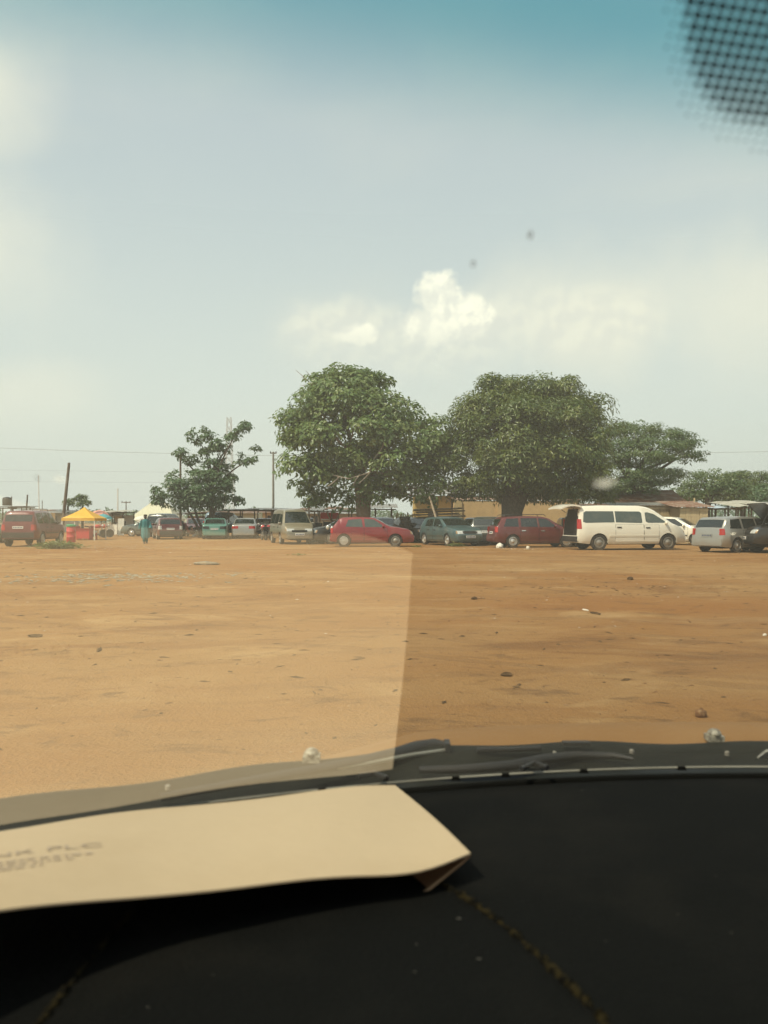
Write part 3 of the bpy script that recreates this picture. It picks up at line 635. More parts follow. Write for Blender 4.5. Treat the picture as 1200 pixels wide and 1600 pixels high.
def car(kind, label, px, d, yaw, pm, name='parked_car', rim='steel', glass=None, group='cars parked along the far edge of the dirt lot', plate_r=M_PLATE, plate_f=M_PLATE, cat='car', rack=False, bumper=None,
        tail=None, dx=0.0, mirrors=True, hoodm=None, open_hood=False, handles=None, open_tail=False, rear_strip=None, scale=1.0, sag=0.0):
    S = Shell(kind); T = S.T; L = S.L; x0 = X(px, d) + dx
    t = thing(name, label, cat, (x0, d, gz(x0, d) + .004), R(yaw), group); t.scale = (scale, scale, scale)
    glass = glass or M_GLASS
    body = S.body().build('body', pm, t, 32)
    MB().box((0, 0, T['sill'] + .08), (L * .86, T['W'] * .62, .22)).build('underbody', M_DARK, t)
    for (xa, xb), nm in ((T['ws'], 'windscreen'), (T['rear'], 'rear_window')):
        if nm == 'rear_window' and (open_tail or kind in ('van', 'minibus', 'suv')):
            if open_tail: continue
            zc = [float(np.interp(q, S.x, S.zt)) for q in (xa, xb)]
            wy = T['W'] / 2 * .72
            S.end_patch(True, -wy, wy, zc[0] + .04, zc[1] - .02, .008, (9, 6)).build(nm, glass, t, 50); continue
        S.glass(xa, xb).build(nm, glass, t, 50)
    for sg in (1, -1):
        for w in T['win']: S.side_poly(sg, w).build('side_window', glass, t)
        for (a, b) in T['doors']:
            hh = float(np.interp((a + b) / 2, S.x, S.be))
            S.side_patch(sg, a, b, T['sill'] + .10, hh - .02, .0045, (7, 6), .02).build('door', pm, t, 40)
            S.side_patch(sg, a - .012, b + .012, T['sill'] + .09, hh - .012, .0020, (7, 6), .02).build('door_seam', M_DARK, t, 40)
            hz = hh - .14; S.side_patch(sg, a + .06, a + .26, hz - .025, hz + .025, .022, (3, 3), .03).build('door_handle', handles or M_BLACK, t)
        S.side_patch(sg, T['wr'] + T['arch'] + .06, T['wf'] - T['arch'] - .06, .46 * T['W'] / 1.7 + (T['sill'] - .2), .52 * T['W'] / 1.7 + (T['sill'] - .2), .016, (9, 3), .03).build('side_moulding', M_BLACK if not bumper else bumper, t)
        if mirrors:
            mx = T['win'][-1][-1][0] - .10 if kind != 'van' else 4.0; mz = float(np.interp(mx, S.x, S.be)) + .08
            my = S.side(mx, mz) + .10
            m = MB(); m.sphere((mx - L / 2, sg * my, mz), (.06, .11, .075), 10, 6); m.box((mx - L / 2, sg * (my - .10), mz - .05), (.05, .12, .03)); m.build('mirror', pm if not bumper else bumper, t, 60)
        # lamps
        z0, z1, wd = T['head']; ye = T['W'] / 2 * .80
        S.end_patch(False, sg * (ye - wd), sg * ye, z0, z1, .010, (7, 4), .08).build('headlight', M_LAMP, t, 50)
        S.end_patch(False, sg * (ye + .005), sg * (ye + .045), z0 + .01, z1 - .01, .008, (3, 4), .05).build('indicator', M_AMBER, t, 50)
        z0, z1, wd = T['tail']; ye = T['W'] / 2 * .845
        S.end_patch(True, sg * (ye - wd - (.04 if kind != 'van' else -.08)), sg * ye, z0, z1, .012, (5, 4), .06).build('tail_light', tail or M_RED, t, 50)
        S.side_patch(sg, .012, .13 if kind != 'van' else .17, z0, z1, .010, (6, 5), .05).build('tail_light', tail or M_RED, t, 50)
    zb = T['sill']; bm = bumper or M_BLACK
    S.end_patch(False, -T['W'] * .40, T['W'] * .40, zb + .10, zb + .34, .03, (13, 4), .12).build('front_bumper', bm, t, 40)
    S.end_patch(True, -T['W'] * .42, T['W'] * .42, zb + .10, zb + .36, .03, (13, 4), .12).build('rear_bumper', bm, t, 40)
    S.end_patch(False, -T['W'] * .24, T['W'] * .24, *T['grille'], .012, (7, 3), .06).build('grille', M_DARK, t)
    for rear, pmx, zc in ((False, plate_f, zb + .26), (True, plate_r, (zb + .50 if kind != 'suv' else zb + .60))):
        if pmx is None: continue
        P = S.end_patch(rear, -.25, .25, zc - .06, zc + .06, .045 if not rear else .022, (4, 3), .05).build('number_plate', pmx, t)
        k = -1 if rear else 1; tm = MB()
        for i in range(6):
            y = -.19 + i * .076; xx = (S.rear if rear else S.front)(0, zc) + k * ((.045 if not rear else .022) + .002)
            tm.box((xx, y, zc), (.004, .045, .065))
        tm.build('plate_lettering', M_INK, P)
    if rear_strip:
        z0, z1, wd = T['tail']; S.end_patch(True, -T['W'] * .28, T['W'] * .28, z0 + .02, z1 - .02, .006, (7, 3), .05).build('rear_panel', rear_strip, t)
    tr = T['wh'] + (.012 if sag == 0 else 0)
    for xw in (T['wr'], T['wf']):
        for sg in (1, -1):
            w = link('wheel', tyre_mesh(tr), t); w.location = (xw - L / 2, sg * (T['W'] / 2 - .115), tr - .012)
            w.rotation_euler = (0, 0, 0 if sg > 0 else PI)
            link('rim', rim_mesh(rim if not (rim == 'mixed') else ('alloy' if xw < 2 else 'steel'), tr), w).location = (0, .085, 0)
    if rack:
        for sg in (1, -1):
            y = float(np.interp(L * .35, S.x, S.KY[:, 6])) - .06; zr = float(np.interp(L * .35, S.x, S.zt))
            m = MB(); m.tube([(.45 - L / 2, sg * y, zr + .0), (.55 - L / 2, sg * y, zr + .07), (L * .54 - L / 2, sg * y, zr + .09), (L * .56 - L / 2, sg * y, zr + .0)], .018, 6); m.build('roof_rail', M_BLACK, t, 60)
        for q in (.22, .46):
            MB().box((L * q - L / 2, 0, zr + .085), (.05, 2 * y, .03)).build('roof_bar', M_BLACK, t)
    if hoodm or open_hood:
        xs_ = np.linspace(T['ws'][1] + .12, L - .22, 8); hp = []
        for x in xs_:
            wr = float(np.interp(x, S.x, S.KY[:, 6])); z = float(np.interp(x, S.x, S.zt))
            hp.append([Vector((x - L / 2, u * wr, z + .018 * (1 - u * u) + .008)) for u in np.linspace(-1, 1, 9)])
        if open_hood:
            c = hp[0][0]; a = R(-55)
            hp = [[Vector((c.x + (p.x - c.x) * math.cos(a) + (p.z - c.z) * math.sin(a), p.y, c.z + .02 - (p.x - c.x) * math.sin(a) + (p.z - c.z) * math.cos(a))) for p in row] for row in hp]
            e = MB()
            for (ex, ey, ez, sx, sy, sz) in ((.9, 0, .80, .5, .6, .22), (.7, .45, .82, .25, .2, .2), (1.1, -.4, .78, .3, .25, .2)): e.box((T['ws'][1] - L / 2 + ex * .7, ey, ez + .1), (sx, sy, sz))
            e.build('engine', M_DARK, t)
            MB().tube([(L * .5 - .35, .5, .86), (c.x + .45, .45, c.z + .62)], .012, 6).build('bonnet_stay', M_BLACK, t)
        MB().grid(hp, (0, 0, -.02)).build('bonnet', hoodm or pm, t, 50)
    return t, S

def build_cars():
    red = paint('red', (.205, .010, .017), dust=.16); red2 = paint('brick_red', (.125, .010, .012), dust=.08); mar = paint('maroon', (.105, .008, .010), dust=.2)
    teal = paint('teal', (.070, .135, .145), metal=.3, dust=.35); mint = paint('mint', (.10, .25, .20), metal=.2, dust=.3); silver = paint('silver', (.40, .39, .35), metal=.6, dust=.4)
    tan = paint('champagne', (.33, .29, .20), metal=.4, dust=.5); blk = paint('black', (.014, .015, .016), dust=.22); dgreen = paint('dark_green', (.018, .030, .027), dust=.28)
    white = paint('white', (.80, .76, .64), dust=.12); slate = paint('slate', (.13, .16, .15), metal=.4, dust=.4); blue = paint('pale_blue', (.17, .27, .36), metal=.2, dust=.3); choc = paint('dark_maroon', (.10, .016, .014), dust=.3)
    car('suv', 'dusty red SUV with roof rack parked with its tail to the lot', 55, 40.4, 94, red2, 'parked_suv', rim='alloy', rack=True, bumper=M_BLACK, cat='SUV', rear_strip=red2)
    car('sedan', 'pale green saloon half hidden beyond the red SUV', -34, 44, 92, mint)
    car('sedan', 'slate blue saloon side-on behind the walking person', 236, 62, 176, slate, rim='cap')
    car('suv', 'dark green SUV standing behind the maroon saloon', 262, 61, 82, dgreen, 'parked_suv', cat='SUV')
    car('hatch', 'dark maroon hatchback with pale rear lamps under the young tree', 261, 54.0, 112, choc, tail=M_LAMP)
    car('sedan', 'mint green saloon seen from behind under the carport', 337, 55.0, 100, mint, tail=M_BLACK, bumper=mint)
    car('minibus', 'pale blue van behind the mint green saloon', 349, 62, 80, blue, 'parked_van', cat='van')
    car('sedan', 'silver saloon with wide red tail lamps under the carport', 384, 56.0, 96, silver, bumper=silver, plate_r=None)
    car('minibus', 'tan minibus facing the lot beneath the sapling', 455, 43.6, -72, tan, 'parked_minibus', cat='minibus', bumper=paint('champagne_low', (.22, .20, .15), dust=.5), scale=1.0)
    t, S = car('hatch', 'black hatchback with loose lamps on its bonnet behind the red hatchback', 540, 43.2, -158, blk)
    car('hatch', 'glossy red hatchback parked side-on with bright spoked rear wheel', 582, 38.6, -1, red, rim='mixed', bumper=red, glass=M_GLASSL, handles=red)
    car('hatch', 'small black hatchback between the red and teal hatchbacks', 650, 46.5, -68, blk, plate_f=M_PLATE)
    car('hatch', 'teal hatchback turned nose-out toward the lot', 704, 40.8, -66, teal, rim='cap', scale=1.02, bumper=paint('teal_low', (.045, .085, .082), metal=.2, dust=.45))
    car('hatch', 'black hatchback squeezed behind the teal hatchback', 745, 45.0, -100, blk)
    car('wagon', 'dark green estate car seen from behind beside the maroon wagon', 764, 42.4, 78, dgreen, tail=M_LAMP)
    car('wagon', 'maroon station wagon with roof rails under the mango tree', 838, 37.8, 8, mar, 'station_wagon', rim='cap', rack=True, bumper=mar, handles=M_CHROME)
    car('hatch', 'white hatchback with black bonnet beyond the nose of the white van', 1058, 41.5, -36, white, hoodm=blk, scale=1.02)
    car('wagon', 'silver hatchback seen from behind at an angle beside the open bonnet', 1160, 32.6, 29, silver, rim='steel', bumper=silver, scale=.98, plate_r=mat('bare_plate', (.25, .25, .23), .5))
    car('suv', 'black jeep with its bonnet propped open at the frame edge', 1247, 31.6, 184, blk, 'parked_suv', open_hood=True, cat='SUV')
    car('sedan', 'black saloon in the shade behind the tan minibus', 474, 51.5, -84, blk)
    car('wagon', 'dark green estate car in the shade behind the roof of the red hatchback', 598, 49.5, -60, dgreen)
    car('hatch', 'dark hatchback parked behind the raised tailgate of the white van', 898, 41.5, -95, blk)
    car('sedan', 'black saloon deep under the carport behind the silver saloon', 412, 63.5, -80, blk)
    car('hatch', 'dark maroon hatchback far back beside the stall with the yellow screen', 306, 62.0, -70, choc)
    # white van with open tailgate
    t, S = car('van', 'white van with dark windows and its tailgate raised', 975, 34.9, 9, white, 'parked_van', rim='steel', cat='van', bumper=white, open_tail=True, handles=M_BLACK, plate_r=None, glass=M_GLASSL)
    L = S.L
    S.end_patch(True, -.72, .72, .62, 1.78, .006, (9, 8), .05).build('cargo_shade', M_DARK, t)  # dark sheet over the closed rear, painted shade of the open cargo space
    P = []
    for i, q in enumerate(np.linspace(0, 1, 6)):
        ax = -L / 2 + .22 - q * .92; zz = 1.90 + .10 * math.sin(q * PI * .8) + q * .02 - .16 * q * q
        P.append([Vector((ax, u * (.80 - .05 * q), zz + .03 * (1 - u * u))) for u in np.linspace(-1, 1, 7)])
    tg = MB().grid(P, (0, 0, -.07)).build('tailgate', white, t, 40)
    Pw = [[p + Vector((0, 0, .006)) for p in row[1:-1]] for row in P[1:4]]
    MB().grid(Pw, (0, 0, -.09)).build('tailgate_window', M_GLASS, tg)
    for sg in (1, -1): MB().tube([(-L / 2 + .12, sg * .74, 1.62), (-L / 2 - .30, sg * .72, 1.90)], .014, 6).build('gas_strut', M_BLACK, t)
    S.end_patch(True, -.80, .80, .36, .60, .05, (11, 3), .12).build('rear_step', M_BLACK, t)
    # loose lamps stacked on the black hatchback
    for i, (px, py) in enumerate(((512, 824), (519, 826), (526.5, 827.5))):
        p = W(px, py, 41.3); m = MB(); m.sphere((0, 0, 0), (.10, .05, .12), 12, 8); o = m.build('loose_headlamp', M_LAMP, None, 60); o.location = p
        tag(o, ('scuffed loose headlamp nearest the tan minibus', 'middle of three loose headlamps on the black hatchback', 'loose headlamp nearest the red hatchback')[i], 'headlamp', 'loose lamps on the black hatchback')
build_cars()

# ------------------------------------------------------------------ buildings, sheds, stalls
M_CREAM = mat('cream_wall', (.62, .43, .22), .9, 0, (.48, .33, .17), 1.6, .4, .7, .6)
M_DADO = mat('brown_dado', (.20, .10, .05), .85, 0, (.28, .17, .09), 2, .4, .7, .6)
M_RUST = mat('rusty_sheet', (.20, .095, .055), .75, .2, (.33, .26, .20), 1.8, .4, .65, .8)
M_ZINC = mat('zinc_sheet', (.34, .33, .30), .5, .5, (.22, .16, .11), 1.5, .45, .7, .7)
M_WOOD = mat('grey_plank', (.40, .31, .18), .85, 0, (.22, .16, .10), 4, .4, .7, .8)
M_WOODP = mat('pale_plank', (.55, .43, .25), .85, 0, (.33, .25, .15), 4, .4, .7, .7)
M_POST = mat('weathered_post', (.14, .105, .075), .9, 0, (.24, .19, .14), 6, .4, .7, .7)
M_POLEW = mat('peeled_pole', (.30, .23, .16), .85, 0, (.17, .12, .08), 5, .4, .7, .7)
M_TARPB = mat('blue_tarp', (.40, .50, .58), .6, 0, (.58, .58, .55), 2, .4, .7, .6)
M_TARPG = mat('grey_tarp', (.42, .40, .33), .7, 0, (.28, .25, .2), 2, .4, .7, .6)
M_YEL = mat('yellow_canvas', (.72, .40, .05), .75, 0, (.62, .33, .05), 3, .4, .7, .5)
M_REDP = mat('red_plastic', (.52, .05, .05), .45, 0, (.40, .05, .05), 4, .4, .7, .5)
M_GREENP = mat('green_plastic', (.05, .28, .12), .45)
M_WHITEP = mat('white_painted_metal', (.70, .68, .62), .5, 0, (.5, .42, .32), 6, .45, .75, .6)
M_PINK = mat('pink_canvas', (.70, .33, .25), .8); M_TEALC = mat('teal_canvas', (.10, .33, .34), .8); M_BEIGE = mat('beige_canvas', (.58, .55, .40), .8, 0, (.50, .46, .33), 1, .4, .7, .6)
M_CLOTHW = mat('white_cloth', (.70, .67, .58), .85); M_UMBER = mat('dark_goods', (.035, .030, .026), .9, 0, (.10, .075, .05), 5, .45, .7, .8); M_BANNER = mat('red_banner', (.50, .035, .030), .6)  # mottled dark brown for goods, windows, doors and the dark shed
M_BAMBOO = mat('bamboo_fence', (.50, .36, .14), .85, 0, (.36, .25, .1), 5, .4, .7, .7)
M_GREYP = mat('grey_pole', (.28, .26, .22), .8, 0, (.2, .17, .13), 3, .4, .7, .6)

def corrugated(mb, x0, x1, y0, y1, z0, z1, pitch=.18, amp=.02):
    n = max(2, int(abs(x1 - x0) / pitch * 4)); P = []
    for y, z in ((y0, z0), ((y0 + y1) / 2, (z0 + z1) / 2 - .01), (y1, z1)):
        P.append([Vector((x0 + (x1 - x0) * i / n, y, z + amp * math.sin(i * PI / 2))) for i in range(n + 1)])
    return mb.grid(P, (0, 0, -.012))

def build_structures():
    # long cream building under the mango tree
    d = 52.0; xa, xb = X(716, d), X(905, d); t = thing('cream_building', 'long cream-walled building with a brown dado under the mango tree', 'building', (xa, d, 0)); w = xb - xa
    MB().box((w / 2, 3, 1.62), (w, 6, 1.85)).build('wall', M_CREAM, t); MB().box((w / 2, 3, .35), (w + .03, 6.03, .70)).build('dado', M_DADO, t)
    MB().box((w * .34, -.06, 1.5), (.30, .14, 2.2)).build('pier', M_CREAM, t)
    MB().box((-.02, -.05, 1.5), (.5, .14, 2.15)).build('pier', mat('sand_wall', (.50, .38, .2), .9), t)
    corr = MB(); corrugated(corr, -.2, w + .2, -.04, 6.6, 2.60, 3.1); corr.build('roof', M_RUST, t)
    # house with yellow gable and pale wall between the trees
    d = 56.0; x0 = X(650, d); t = thing('gabled_house', 'small house with yellow wall and pale panel showing between the two big trees', 'house', (x0, d, 0))
    MB().box((1.2, 2, 1.5), (2.6, 4, 3.0)).build('wall', mat('ochre_wall', (.52, .36, .12), .9, 0, (.4, .28, .1), 2, .4, .7, .6), t)
    MB().box((3.4, 2.1, 1.6), (1.8, 3.8, 3.2)).build('wall', mat('pale_wall', (.50, .52, .50), .85, 0, (.4, .4, .36), 2, .4, .7, .5), t)
    MB().box((1.2, -.03, 1.4), (.7, .08, 1.0)).build('window', M_UMBER, t)
    m = MB(); m.add([(-.4, -.5, 3.0), (4.9, -.5, 3.35), (4.9, 4.6, 4.2), (-.4, 4.6, 3.9), (-.4, -.5, 2.94), (4.9, -.5, 3.29), (4.9, 4.6, 4.14), (-.4, 4.6, 3.84)], [(0, 1, 2, 3), (7, 6, 5, 4), (0, 4, 5, 1), (1, 5, 6, 2), (2, 6, 7, 3), (3, 7, 4, 0)]); m.build('roof', M_ZINC, t)
    # timber stack of poles
    d = 47.5; x0 = X(648, d); t = thing('timber_stack', 'long stack of rough poles and offcuts against the cream building', 'timber stack', (x0, d, 0))
    wd = X(722, d) - x0
    for r in range(9):
        for c in range(3):
            a = .02 * random.uniform(-1, 1); L = wd * random.uniform(.82, 1.03); z = .62 + r * .155 + .04 * random.random(); q = random.uniform(-.15, .2)
            rr = random.uniform(.035, .07); tl = .13 * (r / 9)
            m = MB(); m.tube([(q, c * .18 - .3, z), (q + L * .5, c * .18 - .3 + .03, z + L * (a + tl * .35) * .5), (q + L, c * .18 - .3 + a, z + L * (a + tl * .35))], [rr, rr * .9, rr * .75], 7)
            m.build('pole', random.choice((M_POLEW, M_WOOD, M_POLEW, M_POST)), t, 60)
    for q in (.1, .5, .9): MB().box((wd * q, -.1, .30), (.16, .9, .60)).build('bearer', M_POST, t)
    MB().box((wd * .5, .2, .56), (wd * 1.0, .5, .10)).build('plank', M_WOODP, t)
    d = 42.8; a, b = W(671, 776, d + .6), W(682, 812, d - .6); o = MB().tube([a - b, a * .5 + b * .5 - b, (0, 0, 0), (.35, -.2, -1.2)], [.05, .06, .065, .07], 8).build('leaning_pole', M_POLEW, None, 60)
    o.location = b; tag(o, 'peeled pole leaning against the timber stack behind the teal hatchback', 'pole')
    # bamboo fence behind the red hatchback
    d = 50.0; x0 = X(608, d); t = thing('bamboo_fence', 'uneven bamboo fence behind the bonnet of the red hatchback', 'fence', (x0, d, 0))
    st = MB().tube([(0, 0, 0), (0, .01, .9), (.02, .02, 1.7)], [.04, .038, .03], 6).mesh('stake', M_BAMBOO, 60)
    for i in range(22):
        o = link('stake', st, t); o.location = (i * .085 + random.uniform(-.02, .02), random.uniform(-.04, .04), random.uniform(-.15, .15) - (.2 if i < 4 else 0)); o.rotation_euler = (random.uniform(-.05, .05), random.uniform(-.06, .06), 0)
    for z in (.5, 1.3): MB().tube([(-.1, -.05, z), (1.9, -.05, z + .05)], .03, 6).build('rail', M_POLEW, t)
    # plank kiosks beside the white van
    d = 44.5
    def kiosk(px0, px1, d, h, lab, nboards, m1, roofm, over=.5, slope=.12, depth=2.6):
        x0 = X(px0, d); w = X(px1, d) - x0; t = thing('plank_kiosk', lab, 'kiosk', (x0, d, 0), 0, 'plank kiosks beyond the white van')
        bw = w / nboards; bm = MB().box((0, 0, h / 2), (bw * .965, .04, h)).mesh('plank', m1)
        for i in range(nboards):
            o = link('plank', bm, t); o.location = (bw * (i + .5), random.uniform(-.012, .012), random.uniform(-.04, .02)); o.rotation_euler = (0, random.uniform(-.006, .006), 0)
        nb = max(4, int(depth / .3)); sm = MB().box((0, 0, h / 2), (.04, depth / nb * .965, h)).mesh('plank', m1)
        for sx in (.02, w - .02):
            for i in range(nb): o = link('plank', sm, t); o.location = (sx, .06 + depth / nb * (i + .5), random.uniform(-.03, .02))
        for sx in (.06, w - .06): MB().box((sx, .08, h / 2), (.09, .09, h + .1)).build('corner_post', M_POST, t)
        MB().box((w / 2, -.04, h * .93), (w, .05, .10)).build('batten', M_WOODP, t)
        m = MB(); corrugated(m, -over, w + over, -.18, depth + over, h + .02, h + slope * depth + .1); m.build('roof', roofm, t)
        return t
    kiosk(1062, 1106, 43.5, 1.98, 'pale plank kiosk with wide boards just beyond the white hatchback', 10, M_WOODP, M_RUST, .35)
    kiosk(985, 1056, 45.0, 2.10, 'low grey plank kiosk under a broad tin roof behind the white van', 14, M_WOOD, M_ZINC, 1.0, .06)
    kiosk(930, 978, 47.0, 1.9, 'small plank kiosk mostly hidden behind the roof of the white van', 9, M_WOOD, M_RUST, .4)
    d = 52.0; x0 = X(968, d); w = X(1066, d) - x0; t = thing('rust_roofed_house', 'house with a rust-brown pitched roof behind the plank kiosks', 'house', (x0, d, 0))
    MB().box((w / 2, 2.5, 1.2), (w * .92, 4.6, 2.4)).build('wall', M_CREAM, t)
    m = MB(); corrugated(m, -.3, w + .3, -.4, 2.6, 2.4, 3.35); m.build('roof', M_RUST, t); m = MB(); corrugated(m, -.3, w + .3, 2.6, 5.6, 3.36, 2.4); m.build('roof', M_RUST, t)
    for q in (.3, .7): MB().box((w * q, .16, 1.3), (.9, .1, .9)).build('window', M_UMBER, t)

    # open stalls roofed with sheets and tarpaulin
    def stall(px0, px1, d, h, lab, roofm, posts=3, depth=3.0, sheets=3, tilt=.25, goods=6, group='open market stalls', back=None, tarp=False, cat='stall', name='market_stall'):
        x0 = X(px0, d); w = X(px1, d) - x0; t = thing(name, lab, cat, (x0, d, 0), 0, group)
        for i in range(posts):
            for yy in (0, depth):
                hx = w * i / max(1, posts - 1) + random.uniform(-.06, .06); hh = h + tilt * (yy / depth)
                MB().tube([(hx, yy, -.05), (hx + random.uniform(-.04, .04), yy, hh * .5), (hx + random.uniform(-.05, .05), yy, hh)], [.055, .05, .045], 7).build('post', M_POST, t, 60)
        for yy in (0, depth): MB().tube([(-.3, yy, h + tilt * (yy / depth) - .03), (w * .5, yy, h + tilt * (yy / depth)), (w + .3, yy, h + tilt * (yy / depth) - .02)], .045, 6).build('beam', M_POST, t, 60)
        for i in range(sheets):
            a, b = -.35 + (w + .7) * i / sheets, -.35 + (w + .7) * (i + 1) / sheets + .06; m = MB(); dz = random.uniform(0, .09)
            if tarp:
                P = [[Vector((a + (b - a) * u, -.5 + (depth + 1) * v, h + .05 + dz + tilt * v + .10 * math.sin(u * PI) * math.sin(v * PI) - .03 * math.sin(u * 9 + i))) for u in np.linspace(0, 1, 9)] for v in np.linspace(0, 1, 6)]
                m.grid(P, (0, 0, -.01)).build('tarpaulin', roofm if i % 2 == 0 else M_TARPG, t, 60)
            else:
                corrugated(m, a, b, -.55 + random.uniform(-.1, .1), depth + .5, h + .05 + dz, h + .05 + dz + tilt + random.uniform(-.03, .05)); m.build('roof_sheet', roofm if i % 3 else M_ZINC, t)
        if back is not None: MB().box((w / 2, depth + .06, h * .45), (w, .05, h * .9)).build('back_screen', back, t)
        MB().box((w * .5, depth * .6, .72), (w * .8, depth * .35, .05)).build('counter', M_WOOD, t)
        for q in (.14, .86):
            for v in (.46, .74): MB().box((w * q, depth * v, .35), (.06, .06, .70)).build('counter_leg', M_POST, t)
        for i in range(goods):
            s = (random.uniform(.25, .5), random.uniform(.25, .4), random.uniform(.2, .45)); o = MB().box((0, 0, s[2] / 2), s, None, .92).build('goods_crate', random.choice((M_UMBER, M_WOOD, M_BLACK, M_TARPG, M_CLOTHW, M_REDP)), t)
            o.location = (w * (.15 + .7 * random.random()), depth * (.5 + .2 * random.random()), .745); o.rotation_euler = (0, 0, random.uniform(-.4, .4))
        return t
    stall(335, 424, 59.0, 1.98, 'long open carport of tin sheets over the mint and silver saloons', M_ZINC, 5, 5.0, 5, .12, 5, 'open market stalls', cat='carport', name='carport')
    stall(424, 500, 57.0, 1.95, 'low open tin shed behind the tan minibus', M_RUST, 4, 4.0, 4, .15, 7)
    t = stall(492, 545, 50.0, 1.85, 'lean-to stall with a red banner and propping struts behind the black hatchback', M_RUST, 3, 3.0, 3, .2, 7)
    wv = X(545, 50) - X(492, 50)
    MB().box((wv * .40, .9, 1.50), (1.15, .04, .55), (0, .02, 0)).build('banner', M_BANNER, t); MB().box((wv * .40, .87, 1.30), (1.1, .04, .10)).build('banner_stripe', M_CLOTHW, t)
    for (a, b) in ((.35, .55), (.75, .55)): MB().tube([(wv * a, -.05, 1.85), (wv * b, -.05, .85)], .05, 6).build('strut', M_POLEW, t, 60)
    stall(1112, 1152, 47.0, 1.95, 'stall roofed with a pale blue tarpaulin next to the plank kiosk', M_TARPB, 3, 3.0, 1, .1, 8, tarp=True)
    stall(1150, 1200, 46.0, 2.0, 'stall under a sagging grey tarpaulin above the silver hatchback', M_TARPG, 3, 3.0, 2, .35, 8, tarp=True)
    stall(1205, 1260, 47.0, 2.1, 'tin-roofed stall at the frame edge behind the propped bonnet', M_ZINC, 3, 3.0, 3, .2, 5)
    stall(560, 612, 53.0, 2.0, 'tin-roofed stall behind the trunk of the broad-leaved tree', M_ZINC, 3, 3.0, 3, .3, 6)
    stall(160, 192, 70.0, 1.9, 'white-screened stall behind the parked motorcycles', M_TARPG, 3, 3.0, 2, .1, 6, back=M_CLOTHW, tarp=True)
    stall(282, 330, 66.0, 1.8, 'stall with a yellow cloth screen behind the young tree', M_RUST, 3, 2.6, 3, .1, 6, back=mat('yellow_cloth', (.60, .36, .11), .85, 0, (.40, .2, .08), 5, .45, .6, .8))
    stall(-12, 20, 58.0, 2.15, 'dark shed with a water tank on top beyond the red SUV', M_UMBER, 3, 3.0, 2, .1, 4, back=M_UMBER)
    o = MB().lathe([(.30, 0), (.33, .05), (.33, .50), (.28, .60), (.10, .66)], n=16).build('water_tank', mat('black_tank', (.03, .03, .03), .5), None, 40); o.location = (X(11, 59.5), 59.5, 2.36); tag(o, 'small black water tank standing on the dark shed roof', 'tank')
    for i in range(5):
        d = (78, 84, 80, 92, 86)[i]; px0, px1 = ((20, 60), (58, 100), (410, 470), (470, 560), (330, 400))[i]
        lab = ('low tin-roofed shop on the horizon behind the red SUV', 'squat shop on the horizon left of the yellow gazebo', 'distant shop row seen through the carport posts', 'distant tin-roofed shop behind the lean-to stall', 'distant shop behind the pale blue van')[i]
        x0 = X(px0, d); w = X(px1, d) - x0; t = thing('distant_shop', lab, 'shop', (x0, d, 0), 0, 'shops on the horizon')
        MB().box((w / 2, 2, 1.0), (w, 4, 2.0)).build('wall', (M_CREAM, M_TARPG, M_CREAM, M_WOOD, M_BEIGE)[i], t); m = MB(); corrugated(m, -.3, w + .3, -.8, 4.4, 2.02, 2.35); m.build('roof', (M_RUST, M_ZINC)[i % 2], t)
        for q in (.25, .6): MB().box((w * q, -.03, .85), (.9, .08, 1.7)).build('door', M_UMBER, t)

    # big beige marquee
    d = 76.0; x0 = X(200, d); t = thing('beige_marquee', 'large beige hipped marquee roof behind the young tree', 'marquee', (x0, d, 0)); k = d / F; w = 72 * k
    z0, z1 = Z(811, d), Z(785, d); y1 = 5.0
    m = MB(); m.add([(0, 0, z0), (w, 0, z0), (w, y1, z0), (0, y1, z0), (w * .32, y1 / 2, z1), (w * .72, y1 / 2, z1), (0, 0, z0 - .2), (w, 0, z0 - .2), (w, y1, z0 - .2), (0, y1, z0 - .2)], [(0, 1, 5, 4), (1, 2, 5), (2, 3, 4, 5), (3, 0, 4), (0, 6, 7, 1), (1, 7, 8, 2), (2, 8, 9, 3), (3, 9, 6, 0)]); m.build('canopy', M_BEIGE, t)
    for (a, b) in ((.02, .1), (.98, .1), (.98, y1 - .1), (.02, y1 - .1), (.5, .1)): MB().tube([(w * a, b, 0), (w * a, b, z0)], .06, 8).build('post', M_WHITEP, t, 60)
    m = MB(); P = [[Vector((w * (.12 + .5 * u), -.05 - .9 * v, z0 - .5 + .55 * math.sin(u * PI) - .25 * v)) for u in np.linspace(0, 1, 9)] for v in (0, .5, 1)]; m.grid(P, (0, 0, -.03)); m.build('arched_awning', M_TARPG, t, 60)
    # yellow gazebo
    d = 50.0; k = d / F; c = W(122, 838, d); t = thing('yellow_gazebo', 'pointed yellow gazebo tent on thin white legs over red furniture', 'gazebo', (c.x, d, 0)); hw = 26 * k; ze = Z(810, d); zt = Z(792, d)
    m = MB(); P = []
    for v in np.linspace(0, 1, 6):
        r = hw * (1 - v) ** 1.25 + .02; zz = ze + (zt - ze) * v; P.append([Vector((sx * r, sy * r + hw, zz)) for sx, sy in ((-1, -1), (-.33, -1.0), (.33, -1.0), (1, -1), (1.0, -.33), (1.0, .33), (1, 1), (.33, 1.0), (-.33, 1.0), (-1, 1), (-1.0, .33), (-1.0, -.33), (-1, -1))])
    m.grid(P); m.build('canopy', M_YEL, t, 40)
    MB().box((0, 0, ze - .07), (2 * hw, .02, .16)).build('valance', M_YEL, t); MB().box((0, 2 * hw, ze - .07), (2 * hw, .02, .16)).build('valance', M_YEL, t)
    for sx in (-1, 1): MB().box((sx * hw, hw, ze - .07), (.02, 2 * hw, .16)).build('valance', M_YEL, t)
